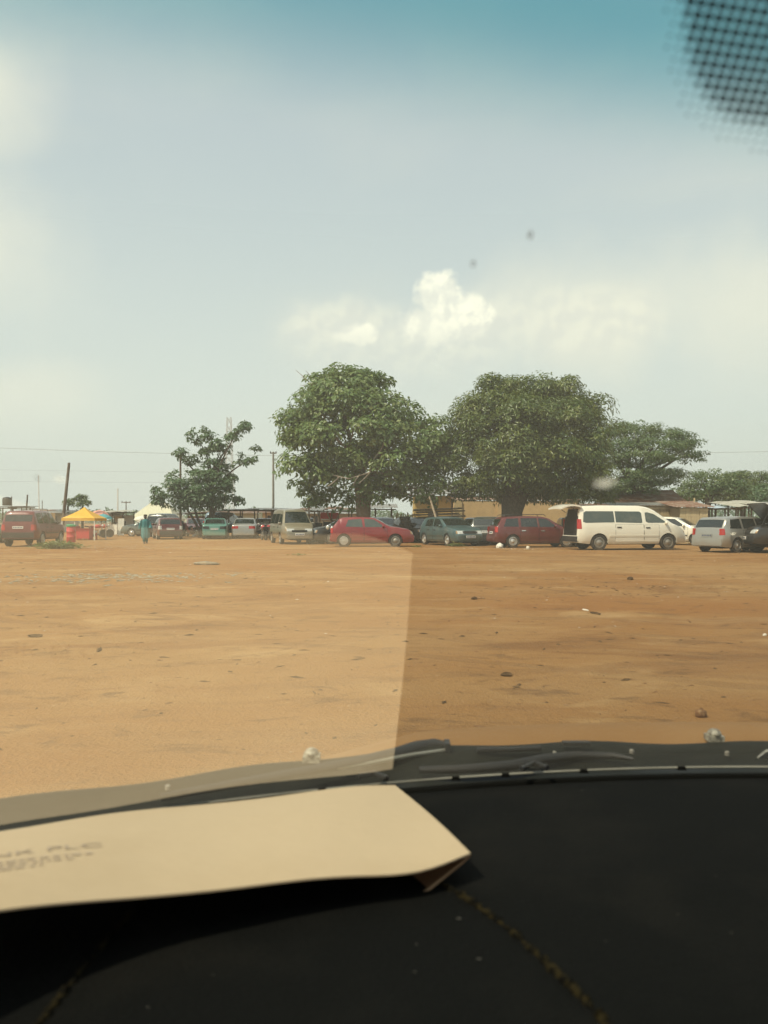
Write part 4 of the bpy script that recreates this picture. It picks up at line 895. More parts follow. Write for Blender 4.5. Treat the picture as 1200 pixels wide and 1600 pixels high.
    for sx in (-1, 1):
        for yy in (.03, 2 * hw - .03): MB().box((sx * (hw - .03), yy, ze / 2), (.05, .05, ze)).build('leg', M_WHITEP, t)
    # parasols
    def parasol(px, py, d, r, mtl, lab, h2):
        c = W(px, py, d); t = thing('market_parasol', lab, 'parasol', (c.x, d, 0), 0, 'parasols over the market')
        m = MB(); m.lathe([(r, c.z - h2), (r * .86, c.z - h2 * .62), (r * .5, c.z - h2 * .2), (.03, c.z), (.02, c.z + .05)], n=8); m.build('canopy', mtl, t)
        MB().tube([(0, 0, 0), (0, 0, c.z)], .025, 6).build('pole', M_WHITEP, t); MB().box((0, 0, .05), (.5, .5, .1)).build('base', M_BLACK, t)
    parasol(155, 797, 66, .85, M_PINK, 'pink and white parasol beside the yellow gazebo', .45); parasol(161, 803, 62, .75, M_TEALC, 'teal parasol below the pink one', .4)
    parasol(178, 802, 72, 1.2, M_CLOTHW, 'wide flat white parasol between the gazebo and the marquee', .3); parasol(222, 806, 64, .7, M_CLOTHW, 'white parasol behind the walking person', .32)
    # red plastic furniture
    def chair(loc, rz, lab):
        t = thing('plastic_chair', lab, 'chair', loc, rz, 'red chairs under the gazebo')
        MB().box((0, 0, .43), (.45, .45, .04)).build('seat', M_REDP, t); MB().box((0, .22, .66), (.44, .035, .44), (-.15, 0, 0)).build('backrest', M_REDP, t)
        for sx in (-1, 1):
            for sy in (-1, 1): MB().box((sx * .19, sy * .19, .21), (.04, .04, .42), (sy * .06, -sx * .06, 0)).build('leg', M_REDP, t)
            MB().box((sx * .23, .0, .62), (.04, .42, .03)).build('armrest', M_REDP, t)
    for i, (px, dd, rz) in enumerate(((118, 50.8, .3), (127, 51.6, 2.6), (138, 50.9, -.9), (146, 51.3, 1.8))):
        chair((X(px, dd), dd, .0), rz, ('red plastic chair under the gazebo closest to the drum', 'red plastic chair tucked behind the table under the gazebo', 'red plastic chair by the gazebo leg', 'red plastic chair at the open side of the gazebo')[i])
    t = thing('plastic_table', 'red draped table in the middle of the gazebo', 'table', (X(132, 50.6), 50.6, 0)); MB().box((0, 0, .72), (.9, .7, .05)).build('table_top', M_REDP, t); MB().box((0, 0, .40), (.84, .64, .60)).build('table_skirt', M_REDP, t)
    for sx in (-1, 1):
        for sy in (-1, 1): MB().box((sx * .36, sy * .26, .10), (.05, .05, .20)).build('leg', M_REDP, t)
    t = thing('red_drum', 'red drum with a green lid beside the red SUV', 'drum', (X(111, 45.5), 45.5, 0)); MB().lathe([(.24, 0), (.25, .02), (.25, .28), (.265, .30), (.25, .32), (.25, .60), (.265, .62), (.25, .64), (.25, .88), (.24, .90)], n=18).build('barrel', M_REDP, t, 50); MB().lathe([(.27, .90), (.27, .98), (.2, 1.03), (.02, 1.04)], n=18).build('lid', M_GREENP, t, 50)
    for (px, py, d, w, h, lab) in ((175, 823, 66, .85, .85, 'white signboard standing by the motorcycles'), (189, 825, 63, .5, 1.35, 'tall pale board leaning at the stall corner')):
        c = W(px, py, d); t = thing('board', lab, 'board', (c.x, d, 0)); MB().box((0, 0, h / 2 + .05), (w, .04, h), (-.06, 0, 0)).build('panel', M_CLOTHW, t)
        for sx in (-1, 1): MB().box((sx * w * .42, .08, h * .4), (.04, .05, h * .8), (-.12, 0, 0)).build('leg', M_POST, t)
build_structures()

def build_motorbikes():
    def bike(loc, rz, lab):
        t = thing('motorcycle', lab, 'motorcycle', loc, rz, 'motorcycles at the stalls')
        for x in (-.62, .62):
            w = MB().lathe([(.25, -.04), (.30, -.045), (.30, .045), (.25, .04)], (0, 0, 0), 'Y', 20).build('wheel', M_TYRE, t, 50); w.location = (x, 0, .30)
            r = MB()
            for k in range(6): r.box((0, 0, 0), (.48, .012, .012), (0, k * PI / 6, 0))
            r.build('spokes', M_STEEL, w)
        m = MB(); m.tube([(-.62, .06, .3), (-.1, .06, .35), (.1, .05, .4)], .02, 6); m.tube([(-.1, 0, .35), (-.35, 0, .68), (.4, 0, .80), (.1, 0, .38)], .022, 6); m.build('frame', M_BLACK, t, 60)
        MB().tube([(.62, 0, .3), (.46, 0, .72), (.40, 0, .98)], .03, 6).build('fork', M_CHROME, t, 60)
        MB().box((.02, 0, .40), (.34, .24, .26), None, .8).build('engine', M_STEEL, t); MB().sphere((.16, 0, .82), (.27, .14, .13), 12, 7).build('fuel_tank', M_REDP, t, 60)
        MB().box((-.38, 0, .80), (.62, .24, .09), (0, .08, 0)).build('saddle', M_BLACK, t); MB().tube([(.36, -.36, 1.02), (.42, -.1, 1.0), (.42, .1, 1.0), (.36, .36, 1.02)], .016, 6).build('handlebar', M_CHROME, t, 60)
        MB().sphere((.54, 0, .88), (.08, .09, .09), 10, 6).build('headlight', M_LAMP, t, 60); MB().tube([(.0, .14, .28), (-.75, .16, .32)], [.03, .045], 8).build('exhaust', M_CHROME, t, 60)
        MB().box((-.62, 0, .62), (.4, .14, .02), (0, .35, 0)).build('mudguard', M_BLACK, t)
        MB().tube([(.0, -.12, .3), (.0, -.26, .0)], .014, 6).build('side_stand', M_BLACK, t)
    for i, (px, d, rz) in enumerate(((148, 57, .35), (158, 58.5, .2), (412, 50.5, 1.9), (419, 51.5, 1.5))):
        x = X(px, d); bike((x, d, gz(x, d)), rz, ('motorcycle parked closest to the yellow gazebo', 'second motorcycle from the yellow gazebo', 'motorcycle parked closest to the silver saloon', 'motorcycle parked tight beside the tan minibus')[i])
build_motorbikes()

def build_scrap():
    def tyres(px, d, n, lab):
        x = X(px, d); t = thing('tyre_stack', lab, 'tyres', (x, d, gz(x, d)), 0, 'stacks of old tyres'); z = 0.0
        for i in range(n):
            o = link('tyre', tyre_mesh(.31), t); o.location = (random.uniform(-.05, .05), random.uniform(-.05, .05), z + .10); o.rotation_euler = (PI / 2 + random.uniform(-.04, .04), 0, 0); z += .185
    tyres(496, 46.5, 6, 'stack of old tyres beside the lean-to stall'); tyres(503, 45.8, 4, 'lower stack of old tyres before the lean-to stall'); tyres(633, 45.0, 8, 'tall stack of old tyres by the bamboo fence'); tyres(641, 45.4, 6, 'stack of old tyres at the timber end'); tyres(1124, 42.5, 5, 'stack of old tyres by the blue tarpaulin stall'); tyres(690, 48.5, 4, 'stack of old tyres half hidden behind the black hatchback')
    def heap(px, d, w, h, n, lab, seed):
        random.seed(seed); x = X(px, d); t = thing('scrap_heap', lab, 'scrap', (x, d, gz(x, d)), 0, 'heaps of car parts')
        for i in range(n):
            u = random.uniform(-1, 1); zz = h * (1 - u * u) * random.random() * .8; k = random.choice(('panel', 'block', 'pipe')); m = random.choice((M_BLACK, M_UMBER, M_STEEL, M_RUST, M_DARK, M_POST))
            e = (random.uniform(-.5, .5), random.uniform(-.5, .5), random.uniform(0, 3)); mb = MB()
            if k == 'panel': mb.box((0, 0, 0), (random.uniform(.4, .9), random.uniform(.3, .6), .04), (0, 0, 0), .8)
            elif k == 'block': mb.box((0, 0, 0), (random.uniform(.2, .45), random.uniform(.2, .4), random.uniform(.2, .4)), None, .8)
            else: mb.tube([(-.4, 0, 0), (0, .05, .03), (.4, 0, .1)], .04, 7)
            o = mb.build('scrap_' + k, m, t); o.location = (u * w / 2, random.uniform(-.4, .4), zz + .15); o.rotation_euler = e
    heap(508, 44.6, 1.6, .9, 14, 'dark heap of car parts beneath the lean-to stall', 31); heap(410, 55.0, 1.6, .9, 12, 'heap of car parts between the silver saloon and the minibus', 32); heap(298, 58.5, 2.2, .8, 14, 'heap of car parts at the foot of the young tree', 33)
    heap(600, 47.0, 2.6, .9, 14, 'heap of car parts behind the roof of the red hatchback', 34); heap(1100, 40.5, 1.2, .8, 9, 'heap of car parts between the pale kiosk and the silver hatchback', 35); heap(790, 42.0, 1.6, .8, 10, 'heap of car parts at the foot of the mango trunk', 36); heap(886, 39.5, 1.2, 1.3, 12, 'heap of car parts behind the raised tailgate', 37)
build_scrap()

def build_poles():
    def pole(px0, py0, px1, py1, d, r0, r1, lab, mtl=M_GREYP, name='utility_pole', arms=(), lamp=None, grp='poles on the skyline'):
        a, b = W(px0, 812 + EYE * F / d, d), W(px1, py1, d); a.z = -.1; t = thing(name, lab, 'pole', a, 0, grp); b = b - a
        MB().tube([(0, 0, 0), b * .5, b], [r0, (r0 + r1) / 2, r1], 8).build('shaft', mtl, t, 60)
        for (fz, w) in arms:
            p = b * fz; MB().box(p, (w, .08, .08)).build('crossarm', M_POST, t)
            for s in (-.42, .42): MB().lathe([(.03, 0), (.05, .03), (.02, .10)], p + Vector((w * s, 0, .04)), n=8).build('insulator', M_BLACK, t)
        if lamp: MB().sphere(b + Vector((lamp, 0, 0)), (.34, .2, .22), 10, 6, .25).build('lamp_head', M_UMBER, t, 60)
    pole(96, 0, 108, 723, 64, .16, .11, 'tall dark pole leaning over beside the yellow gazebo', M_POST, 'leaning_pole')
    pole(18, 0, 18, 776, 64, .07, .05, 'thin upright post behind the water tank'); pole(38, 0, 43, 773, 62, .09, .06, 'short leaning pole above the roof of the red SUV', M_POST)
    pole(62, 0, 60, 742, 72, .05, .04, 'slim white mast with a dark round head above the red SUV', M_WHITEP, lamp=.0); pole(66, 0, 66, 782, 80, .05, .04, 'thin far post behind the red SUV')
    pole(184, 0, 184, 763, 82, .09, .06, 'pale lamp post between the gazebo and the marquee', M_WHITEP, 'lamp_post', lamp=.0); pole(197, 0, 197, 783, 84, .07, .05, 'small pole with crossarm beside the marquee', M_POST, arms=((.96, 1.0),))
    pole(282, 0, 282, 712, 57.6, .09, .07, 'dark pole standing inside the young tree', M_POST); pole(427, 0, 427, 706, 60, .10, .07, 'tall straight pole above the carport', M_GREYP, arms=((.985, .5),))
    pole(1077, 0, 1077, 776, 60, .06, .05, 'thin twin-topped post on the roof line by the spreading tree', M_POST, arms=((.97, .4),)); pole(1085, 0, 1085, 778, 46, .05, .05, 'stub post above the pale plank kiosk', M_WOODP)
    # wires
    for i, (x0, y0, x1, y1, d, lab) in enumerate(((-260, 688, 427, 712, 62, 'long sagging wire strung to the tall straight pole'), (427, 712, 1500, 700, 62.1, 'wire running on behind the two big trees'), (-260, 728, 282, 738, 66, 'upper thin far wire below the long sagging one'), (-260, 748, 282, 754, 66.2, 'lower thin far wire above the marquee'))):
        a, b = W(x0, y0, d), W(x1, y1, d); pts = []
        for k in range(17):
            u = k / 16; p = a.lerp(b, u) - a; p.z -= (.5 if i < 2 else .2) * 4 * u * (1 - u) * .3; pts.append(p)
        o = MB().tube(pts, .013 if i < 2 else .007, 5).build('overhead_wire', mat('dull_wire', (.36, .35, .32), .6), None, 60); o.location = a; tag(o, lab, 'wire')
    # lattice mast
    M_MAST = mat('mast_in_haze', (.50, .50, .47), .7, 0, (.44, .42, .39), .2, .45, .55, .7)  # distance haze put into the mast's pale grey colour
    d = 190.0; c = W(358, 812, d); t = thing('lattice_mast', 'faint slender lattice radio mast rising behind the young tree', 'mast', (c.x, d, 0)); H = Z(652, d); k = d / F
    m = MB(); b0, b1 = 8.0 * k, 3.0 * k; n = 14; rr = .07
    for sx in (-1, 1):
        for sy in (-1, 1): m.tube([(sx * b0, sy * b0, 0), (sx * b1, sy * b1, H)], [rr, rr * .8], 5)
    m.build('legs', M_MAST, t, 60); m = MB()
    for i in range(n):
        u, v = i / n, (i + 1) / n; wa, wb = b0 + (b1 - b0) * u, b0 + (b1 - b0) * v
        for s in (-1, 1):
            m.tube([(-wa, s * wa, H * u), (wb, s * wb, H * v)], .04, 4); m.tube([(wa, s * wa, H * u), (-wb, s * wb, H * v)], .04, 4); m.tube([(s * wa, -wa, H * u), (s * wb, wb, H * v)], .04, 4)
    m.build('bracing', M_MAST, t, 60)
build_poles()

# ------------------------------------------------------------------ the walking person
def build_person():
    d = 43.5; x = X(227, d); t = thing('person', 'person in a long teal gown walking away across the dirt', 'person', (x, d, gz(x, d)), R(205))
    J = {'pelvis': (0, 0, .82), 'waist': (0, 0, .98), 'chest': (0, .02, 1.18), 'neck': (0, .02, 1.34), 'skull': (0, .05, 1.42), 'crown': (0, .06, 1.53)}
    E = [('pelvis', 'waist'), ('waist', 'chest'), ('chest', 'neck'), ('neck', 'skull'), ('skull', 'crown')]; RD = {'pelvis': .13, 'waist': .115, 'chest': .14, 'neck': .052, 'skull': .088, 'crown': .072}
    for s, n, st in ((1, 'l', .20), (-1, 'r', -.16)):
        J.update({'hip' + n: (s * .085, 0, .78), 'knee' + n: (s * .09, st * .55 + .03, .44), 'ankle' + n: (s * .09, st, .08), 'toe' + n: (s * .10, st + .16, .03), 'sho' + n: (s * .17, .01, 1.28), 'elb' + n: (s * .24, -st * .4 - .02, 1.02), 'wri' + n: (s * .24, -st * .9 + .03, .80), 'fin' + n: (s * .235, -st * .95 + .06, .68)})
        RD.update({'hip' + n: .095, 'knee' + n: .062, 'ankle' + n: .042, 'toe' + n: .035, 'sho' + n: .062, 'elb' + n: .043, 'wri' + n: .030, 'fin' + n: .022})
        E += [('pelvis', 'hip' + n), ('hip' + n, 'knee' + n), ('knee' + n, 'ankle' + n), ('ankle' + n, 'toe' + n), ('chest', 'sho' + n), ('sho' + n, 'elb' + n), ('elb' + n, 'wri' + n), ('wri' + n, 'fin' + n)]
        for f, (dx, dz) in enumerate(((-.02, .01), (-.007, -.02), (.007, -.025), (.02, -.015))):
            q = 'f%d' % f + n; J[q] = (s * .235 + dx, -st * .95 + .075, .60 + dz); RD[q] = .009; E.append(('fin' + n, q))
        q = 'th' + n; J[q] = (s * .20, -st * .9 + .10, .70); RD[q] = .010; E.append(('wri' + n, q))
    keys = list(J); me = bpy.data.meshes.new('body'); me.from_pydata([J[k] for k in keys], [(keys.index(a), keys.index(b)) for a, b in E], [])
    me.materials.append(mat('skin', (.055, .028, .018), .55)); o = link('body', me, t)
    sk = o.modifiers.new('skin', 'SKIN'); sk.use_smooth_shade = True
    for i, k in enumerate(keys): me.skin_vertices[0].data[i].radius = (RD[k], RD[k])
    me.skin_vertices[0].data[0].use_root = True
    su = o.modifiers.new('sub', 'SUBSURF'); su.levels = 1; su.render_levels = 1
    gown = mat('teal_gown', (.035, .165, .175), .8, 0, (.05, .22, .22), 6, .4, .7, .7)
    m = MB(); rows = []
    for z, rx, ry in ((.30, .20, .20), (.42, .22, .205), (.62, .22, .19), (.82, .21, .175), (1.0, .195, .16), (1.16, .20, .155), (1.26, .20, .14), (1.325, .11, .10), (1.345, .075, .075)):
        rows.append([Vector((math.cos(q) * rx * (1 + .10 * math.sin(q * 6 + z * 3) * (1 if z < 1.0 else .2)), math.sin(q) * ry * (1 + .08 * math.sin(q * 7)) + .02 + (z < .7) * .02, z)) for q in np.linspace(0, 2 * PI, 33)])
    m.grid(rows); m.build('gown', gown, t, 170)
    for s, st in ((1, .20), (-1, -.16)):
        MB().tube([(s * .16, .01, 1.29), (s * .245, -st * .4 - .02, 1.02), (s * .25, -st * .9 + .03, .82)], [.08, .085, .11], 12, False).build('sleeve', gown, t, 170)
        MB().tube([(s * .088, st * .3, .6), (s * .09, st * .55 + .03, .44), (s * .09, st, .10)], [.10, .085, .075], 12).build('trouser_leg', gown, t, 170)
        MB().box((s * .095, st + .06, .03), (.085, .24, .05), (0, 0, 0), .85).build('sandal', M_BLACK, t)
    MB().lathe([(.098, 1.50), (.100, 1.56), (.09, 1.595), (.03, 1.605)], (0, .055, 0), n=18).build('cap', M_UMBER, t, 60)
    f = MB(); f.sphere((0, .145, 1.455), (.016, .025, .022), 8, 5); f.sphere((0, .135, 1.405), (.03, .012, .010), 8, 5)
    f.build('face', MATS['skin'], t, 60)
    e = MB()
    for s in (-1, 1): e.sphere((s * .032, .128, 1.48), .011, 8, 5)
    e.build('eyes', M_CLOTHW, t, 60); ea = MB()
    for s in (-1, 1): ea.sphere((s * .088, .05, 1.46), (.014, .024, .034), 8, 5)
    ea.build('ears', MATS['skin'], t, 60)
build_person()

# ------------------------------------------------------------------ litter and stones
def build_litter():
    def pebbles(name, n, fx, fy, s0, s1, m, lab, cat):
        V, Fc = [], []; o = 0
        oct_ = np.array([(1, 0, 0), (-1, 0, 0), (0, 1, 0), (0, -1, 0), (0, 0, 1), (0, 0, -.6)], float); of = [(0, 2, 4), (2, 1, 4), (1, 3, 4), (3, 0, 4), (2, 0, 5), (1, 2, 5), (3, 1, 5), (0, 3, 5)]
        xs, ys = fx(n), fy(n); hs = ground_h(xs, ys)
        for i in range(n):
            s = s0 + (s1 - s0) * random.random() ** 4; a = random.random() * 6.3; c, q = math.cos(a), math.sin(a)
            v = oct_ * np.array([s * random.uniform(.7, 2.6), s * random.uniform(.35, .9), s * random.uniform(.14, .40)]) * (1 + .3 * (rng.random((6, 1)) - .5))
            V += [(xs[i] + x * c - y * q, ys[i] + x * q + y * c, hs[i] + z + s * .1) for x, y, z in v]; Fc += [(k + o, l + o, j + o) for k, l, j in of]; o += 6
        me = bpy.data.meshes.new(name); me.from_pydata(V, [], Fc); me.materials.append(m); tag(link(name, me), lab, cat, kind='stuff')
    stone = mat('brown_stone', (.20, .105, .050), .95, 0, (.32, .20, .10), 30, .4, .7, 1, spec=.08); pale = mat('pale_litter', (.62, .56, .45), .8, 0, (.4, .33, .24), 9, .45, .6, 1); dark = mat('dark_litter', (.075, .045, .022), .95, 0, (.16, .095, .045), 6, .4, .6, 1, spec=.08)
    yy = lambda n: 4 + 34 * rng.random(n) ** .75
    yv = [None]
    def fy(n): yv[0] = yy(n); return yv[0]
    def gen(n): y = yy(n); return y, rng.uniform(-.55, .55, n) * y
    def pb(name, n, s0, s1, m, lab, cat):
        y, x = gen(n)
        if 'pale' in name: y = 9 + (y - 4) * .85; x = rng.uniform(-.55, .55, n) * y
        pebbles(name, n, lambda k: x, lambda k: y, s0, s1, m, lab, cat)
    pb('gravel', 7000, .004, .024, stone, 'loose brown gravel scattered over the dirt lot', 'gravel')
    pb('pale_debris', 420, .005, .028, pale, 'scraps of pale litter strewn on the dirt lot', 'litter'); pb('dark_debris', 4600, .006, .036, dark, 'dark twigs and scraps strewn on the dirt lot', 'debris')
    n = 900; pebbles('rubble', n, lambda k: X(195, 18) + rng.normal(0, 1.0, n) * 1.3, lambda k: 17.4 + rng.normal(0, .75, n), .01, .07, mat('grey_rubble', (.20, .18, .12), .9, 0, (.34, .29, .2), 20, .4, .6, 1), 'grey rubble patch spread on the dirt', 'rubble')
    n = 500; pebbles('broken_stones', n, lambda k: X(150, 38) + rng.normal(0, 1.0, n) * 2.2, lambda k: 38 + rng.normal(0, 1.2, n), .015, .06, mat('buff_rubble', (.40, .31, .20), .9, 0, (.26, .18, .1), 20, .4, .6, 1), 'broken stones and litter before the yellow gazebo', 'rubble')
    n = 160; pebbles('scrap_litter', n, lambda k: X(790, 36) + rng.normal(0, 1.0, n) * 2.2, lambda k: 35.4 + rng.normal(0, .4, n), .012, .04, pale, 'litter along the wheels of the maroon wagon', 'litter')
    n = 500; pebbles('dry_twigs', n, lambda k: X(960, 15) + rng.normal(0, 1.0, n) * 1.6, lambda k: 15.2 + rng.normal(0, 1.0, n), .006, .035, dark, 'dry twigs and scraps by the wheel ruts', 'debris')
    def lump(px, py, s, m, lab, cat, name, j=.5, n=9, k=6):
        d = EYE * F / (py - HY); x = X(px, d); mb = MB(); mb.sphere((0, 0, s[2] * .5), s, n, k, j); o = mb.build(name, m, None, 50); o.location = (x, d, gz(x, d)); o.rotation_euler = (0, 0, random.random() * 3); tag(o, lab, cat)
    lump(781, 856, (.16, .14, .15), M_CLOTHW, 'crumpled white bag by the tail of the maroon wagon', 'bag', 'plastic_bag')
    lump(1095, 1117, (.055, .04, .035), stone, 'lone brown stone near the bonnet washer jet', 'stone', 'stone', .3); lump(792, 1060, (.03, .05, .02), dark, 'dark clod on the smooth dirt ahead of the wiper', 'clod', 'clod'); lump(915, 947, (.10, .03, .012), pale, 'flat white scrap lying on the twigs', 'scrap', 'paper_scrap')
    lump(930, 953, (.16, .03, .02), dark, 'dark strip of scrap beside the white scrap', 'scrap', 'dark_scrap'); lump(741, 931, (.06, .05, .03), dark, 'small black clod in the middle of the lot', 'clod', 'clod'); lump(825, 858, (.12, .1, .10), pale, 'pale stone under the sill of the maroon wagon', 'stone', 'stone', .3)
    lump(750, 930, (.09, .04, .02), stone, 'flat brown stone beside the small black clod', 'stone', 'stone', .3); lump(985, 903, (.10, .07, .05), dark, 'rounded dark clod ahead of the white van', 'clod', 'clod', .3); lump(1040, 856, (.1, .08, .06), stone, 'brown stone by the front wheel of the white van', 'stone', 'stone', .3)
    lump(322, 883, (.40, .18, .06), mat('ash_heap', (.17, .15, .11), .95, 0, (.28, .22, .14), 9, .4, .6, 1), 'low grey ash heap between the minibus and the rubble', 'heap', 'ash_heap', .25, 14, 6); lump(55, 987, (.10, .05, .02), dark, 'flat dark scrap out on the open dirt', 'scrap', 'dark_scrap')
    lump(155, 1012, (.12, .02, .012), dark, 'thin dark stick lying on the open dirt', 'stick', 'stick'); lump(1195, 988, (.03, .025, .02), pale, 'white pebble at the end of the wheel rut', 'stone', 'pebble', .3)
build_litter()

# ------------------------------------------------------------------ the car the picture is taken from
ZB = EYE - .28                      # height of the glass foot and dashboard
XC, RAKE = .42, R(34)
def yb(x): return .894 - .32 * (x - XC) ** 2
def gl(x, s, off=0.0):
    """point on the windscreen: x across, s up the glass from its foot; off = toward the cabin"""
    q = s + .0
    return Vector((x, yb(x) - q * math.cos(RAKE) - off * math.sin(RAKE), ZB + q * math.sin(RAKE) - off * math.cos(RAKE)))
def on_glass(px, py, off=0.0):
    """where a line of sight meets the windscreen: (x, s)"""
    u, w = (px - CX) / F, (HY - py) / F; t = .4
    for _ in range(60):
        x = u * t; z = EYE + w * t; yy = yb(x) - (z - ZB) / math.tan(RAKE); t = t * .5 + .5 * max(.02, yy)
    x = u * t; return x, (EYE + w * t - ZB) / math.sin(RAKE)
def dash_z(x, y):
    """top of the dashboard"""
    v = yb(x) - y
    return ZB - .012 + .034 * min(1, max(0, v) / .30) ** .8 - .8 * max(0, v - .44) ** 2
def glass_mat():
    m = bpy.data.materials.new('windscreen_glass'); m.use_nodes = True; t = NT(m.node_tree); t.n.remove(t.n['Principled BSDF'])
    tc = t.node('ShaderNodeTexCoord'); v = tc.outputs['Object']; sep = t.node('ShaderNodeSeparateXYZ'); t.l.new(v, sep.inputs[0]); z = sep.outputs[2]
    band = t.ramp(z, BAND0, BAND1); tint = t.mix(band, (.92, .94, .86), (.25, .59, .61))
    tr = t.node('ShaderNodeBsdfTransparent'); t.l.new(tint, tr.inputs[0])
    gl_ = t.node('ShaderNodeBsdfGlossy'); gl_.inputs['Roughness'].default_value = .0; gl_.inputs[0].default_value = (1, 1, 1, 1)
    du = t.node('ShaderNodeBsdfTranslucent'); du.inputs[0].default_value = (.90, .82, .62, 1)
    dust = t.m('MULTIPLY_ADD', t.noise(v, 7, 5, .6), .042, .014)
    mx = t.node('ShaderNodeMixShader'); t.l.new(dust, mx.inputs[0]); t.l.new(tr.outputs[0], mx.inputs[1]); t.l.new(du.outputs[0], mx.inputs[2])
    lw = t.node('ShaderNodeLayerWeight'); lw.inputs[0].default_value = .5
    r1 = t.m('MULTIPLY_ADD', t.m('POWER', lw.outputs['Facing'], 5.0), .92, .08)
    r2 = t.m('DIVIDE', t.m('MULTIPLY', r1, 2.0), t.m('ADD', r1, 1.0))
    m2 = t.node('ShaderNodeMixShader'); t.l.new(r2, m2.inputs[0]); t.l.new(mx.outputs[0], m2.inputs[1]); t.l.new(gl_.outputs[0], m2.inputs[2])
    t.l.new(m2.outputs[0], t.n['Material Output'].inputs[0]); return m
BAND0 = gl(*on_glass(600, 235)).z; BAND1 = gl(*on_glass(600, -60)).z

M_DASH = mat('dash_fabric', (.0040, .0043, .0038), .95, 0, (.0072, .0070, .0058), 9, .4, .7, 1, bump=.25, bscale=300, spec=.08)
M_COWL = mat('cowl_plastic', (.008, .0095, .007), .6, 0, (.020, .020, .013), 7, .4, .75, .7, spec=.18)
M_SEAL = mat('seal_rubber', (.006, .006, .005), .9, spec=.05)
M_TRIM = mat('trim_strip', (.22, .21, .16), .45, .2)
M_SEAM = mat('dusty_seam', (.0200, .0155, .0065), .95, 0, (.0040, .0038, .0028), 170, .42, .56, 1, spec=.05)
M_HOOD = mat('gold_paint', (.27, .145, .055), .7, .0, (.33, .19, .08), 3, .4, .75, .8, coat=.0, spec=.12)
M_FRIT = mat('black_frit', (.010, .012, .012), .5)
M_PAPER = mat('envelope_paper', (.47, .368, .240), .75, 0, (.415, .315, .195), 3.5, .35, .7, .8, spec=.2, bump=.08, bscale=25)
M_PAPERIN = mat('envelope_inside_shade', (.19, .095, .040), .85); M_LIP = mat('envelope_lip_lit', (.32, .20, .11), .85); M_PRINT = mat('grey_print', (.34, .265, .19), .8); M_PRINT2 = mat('pale_print', (.40, .31, .215), .8)  # inside darkened for shade, lip paler as its lit edge, both by colour

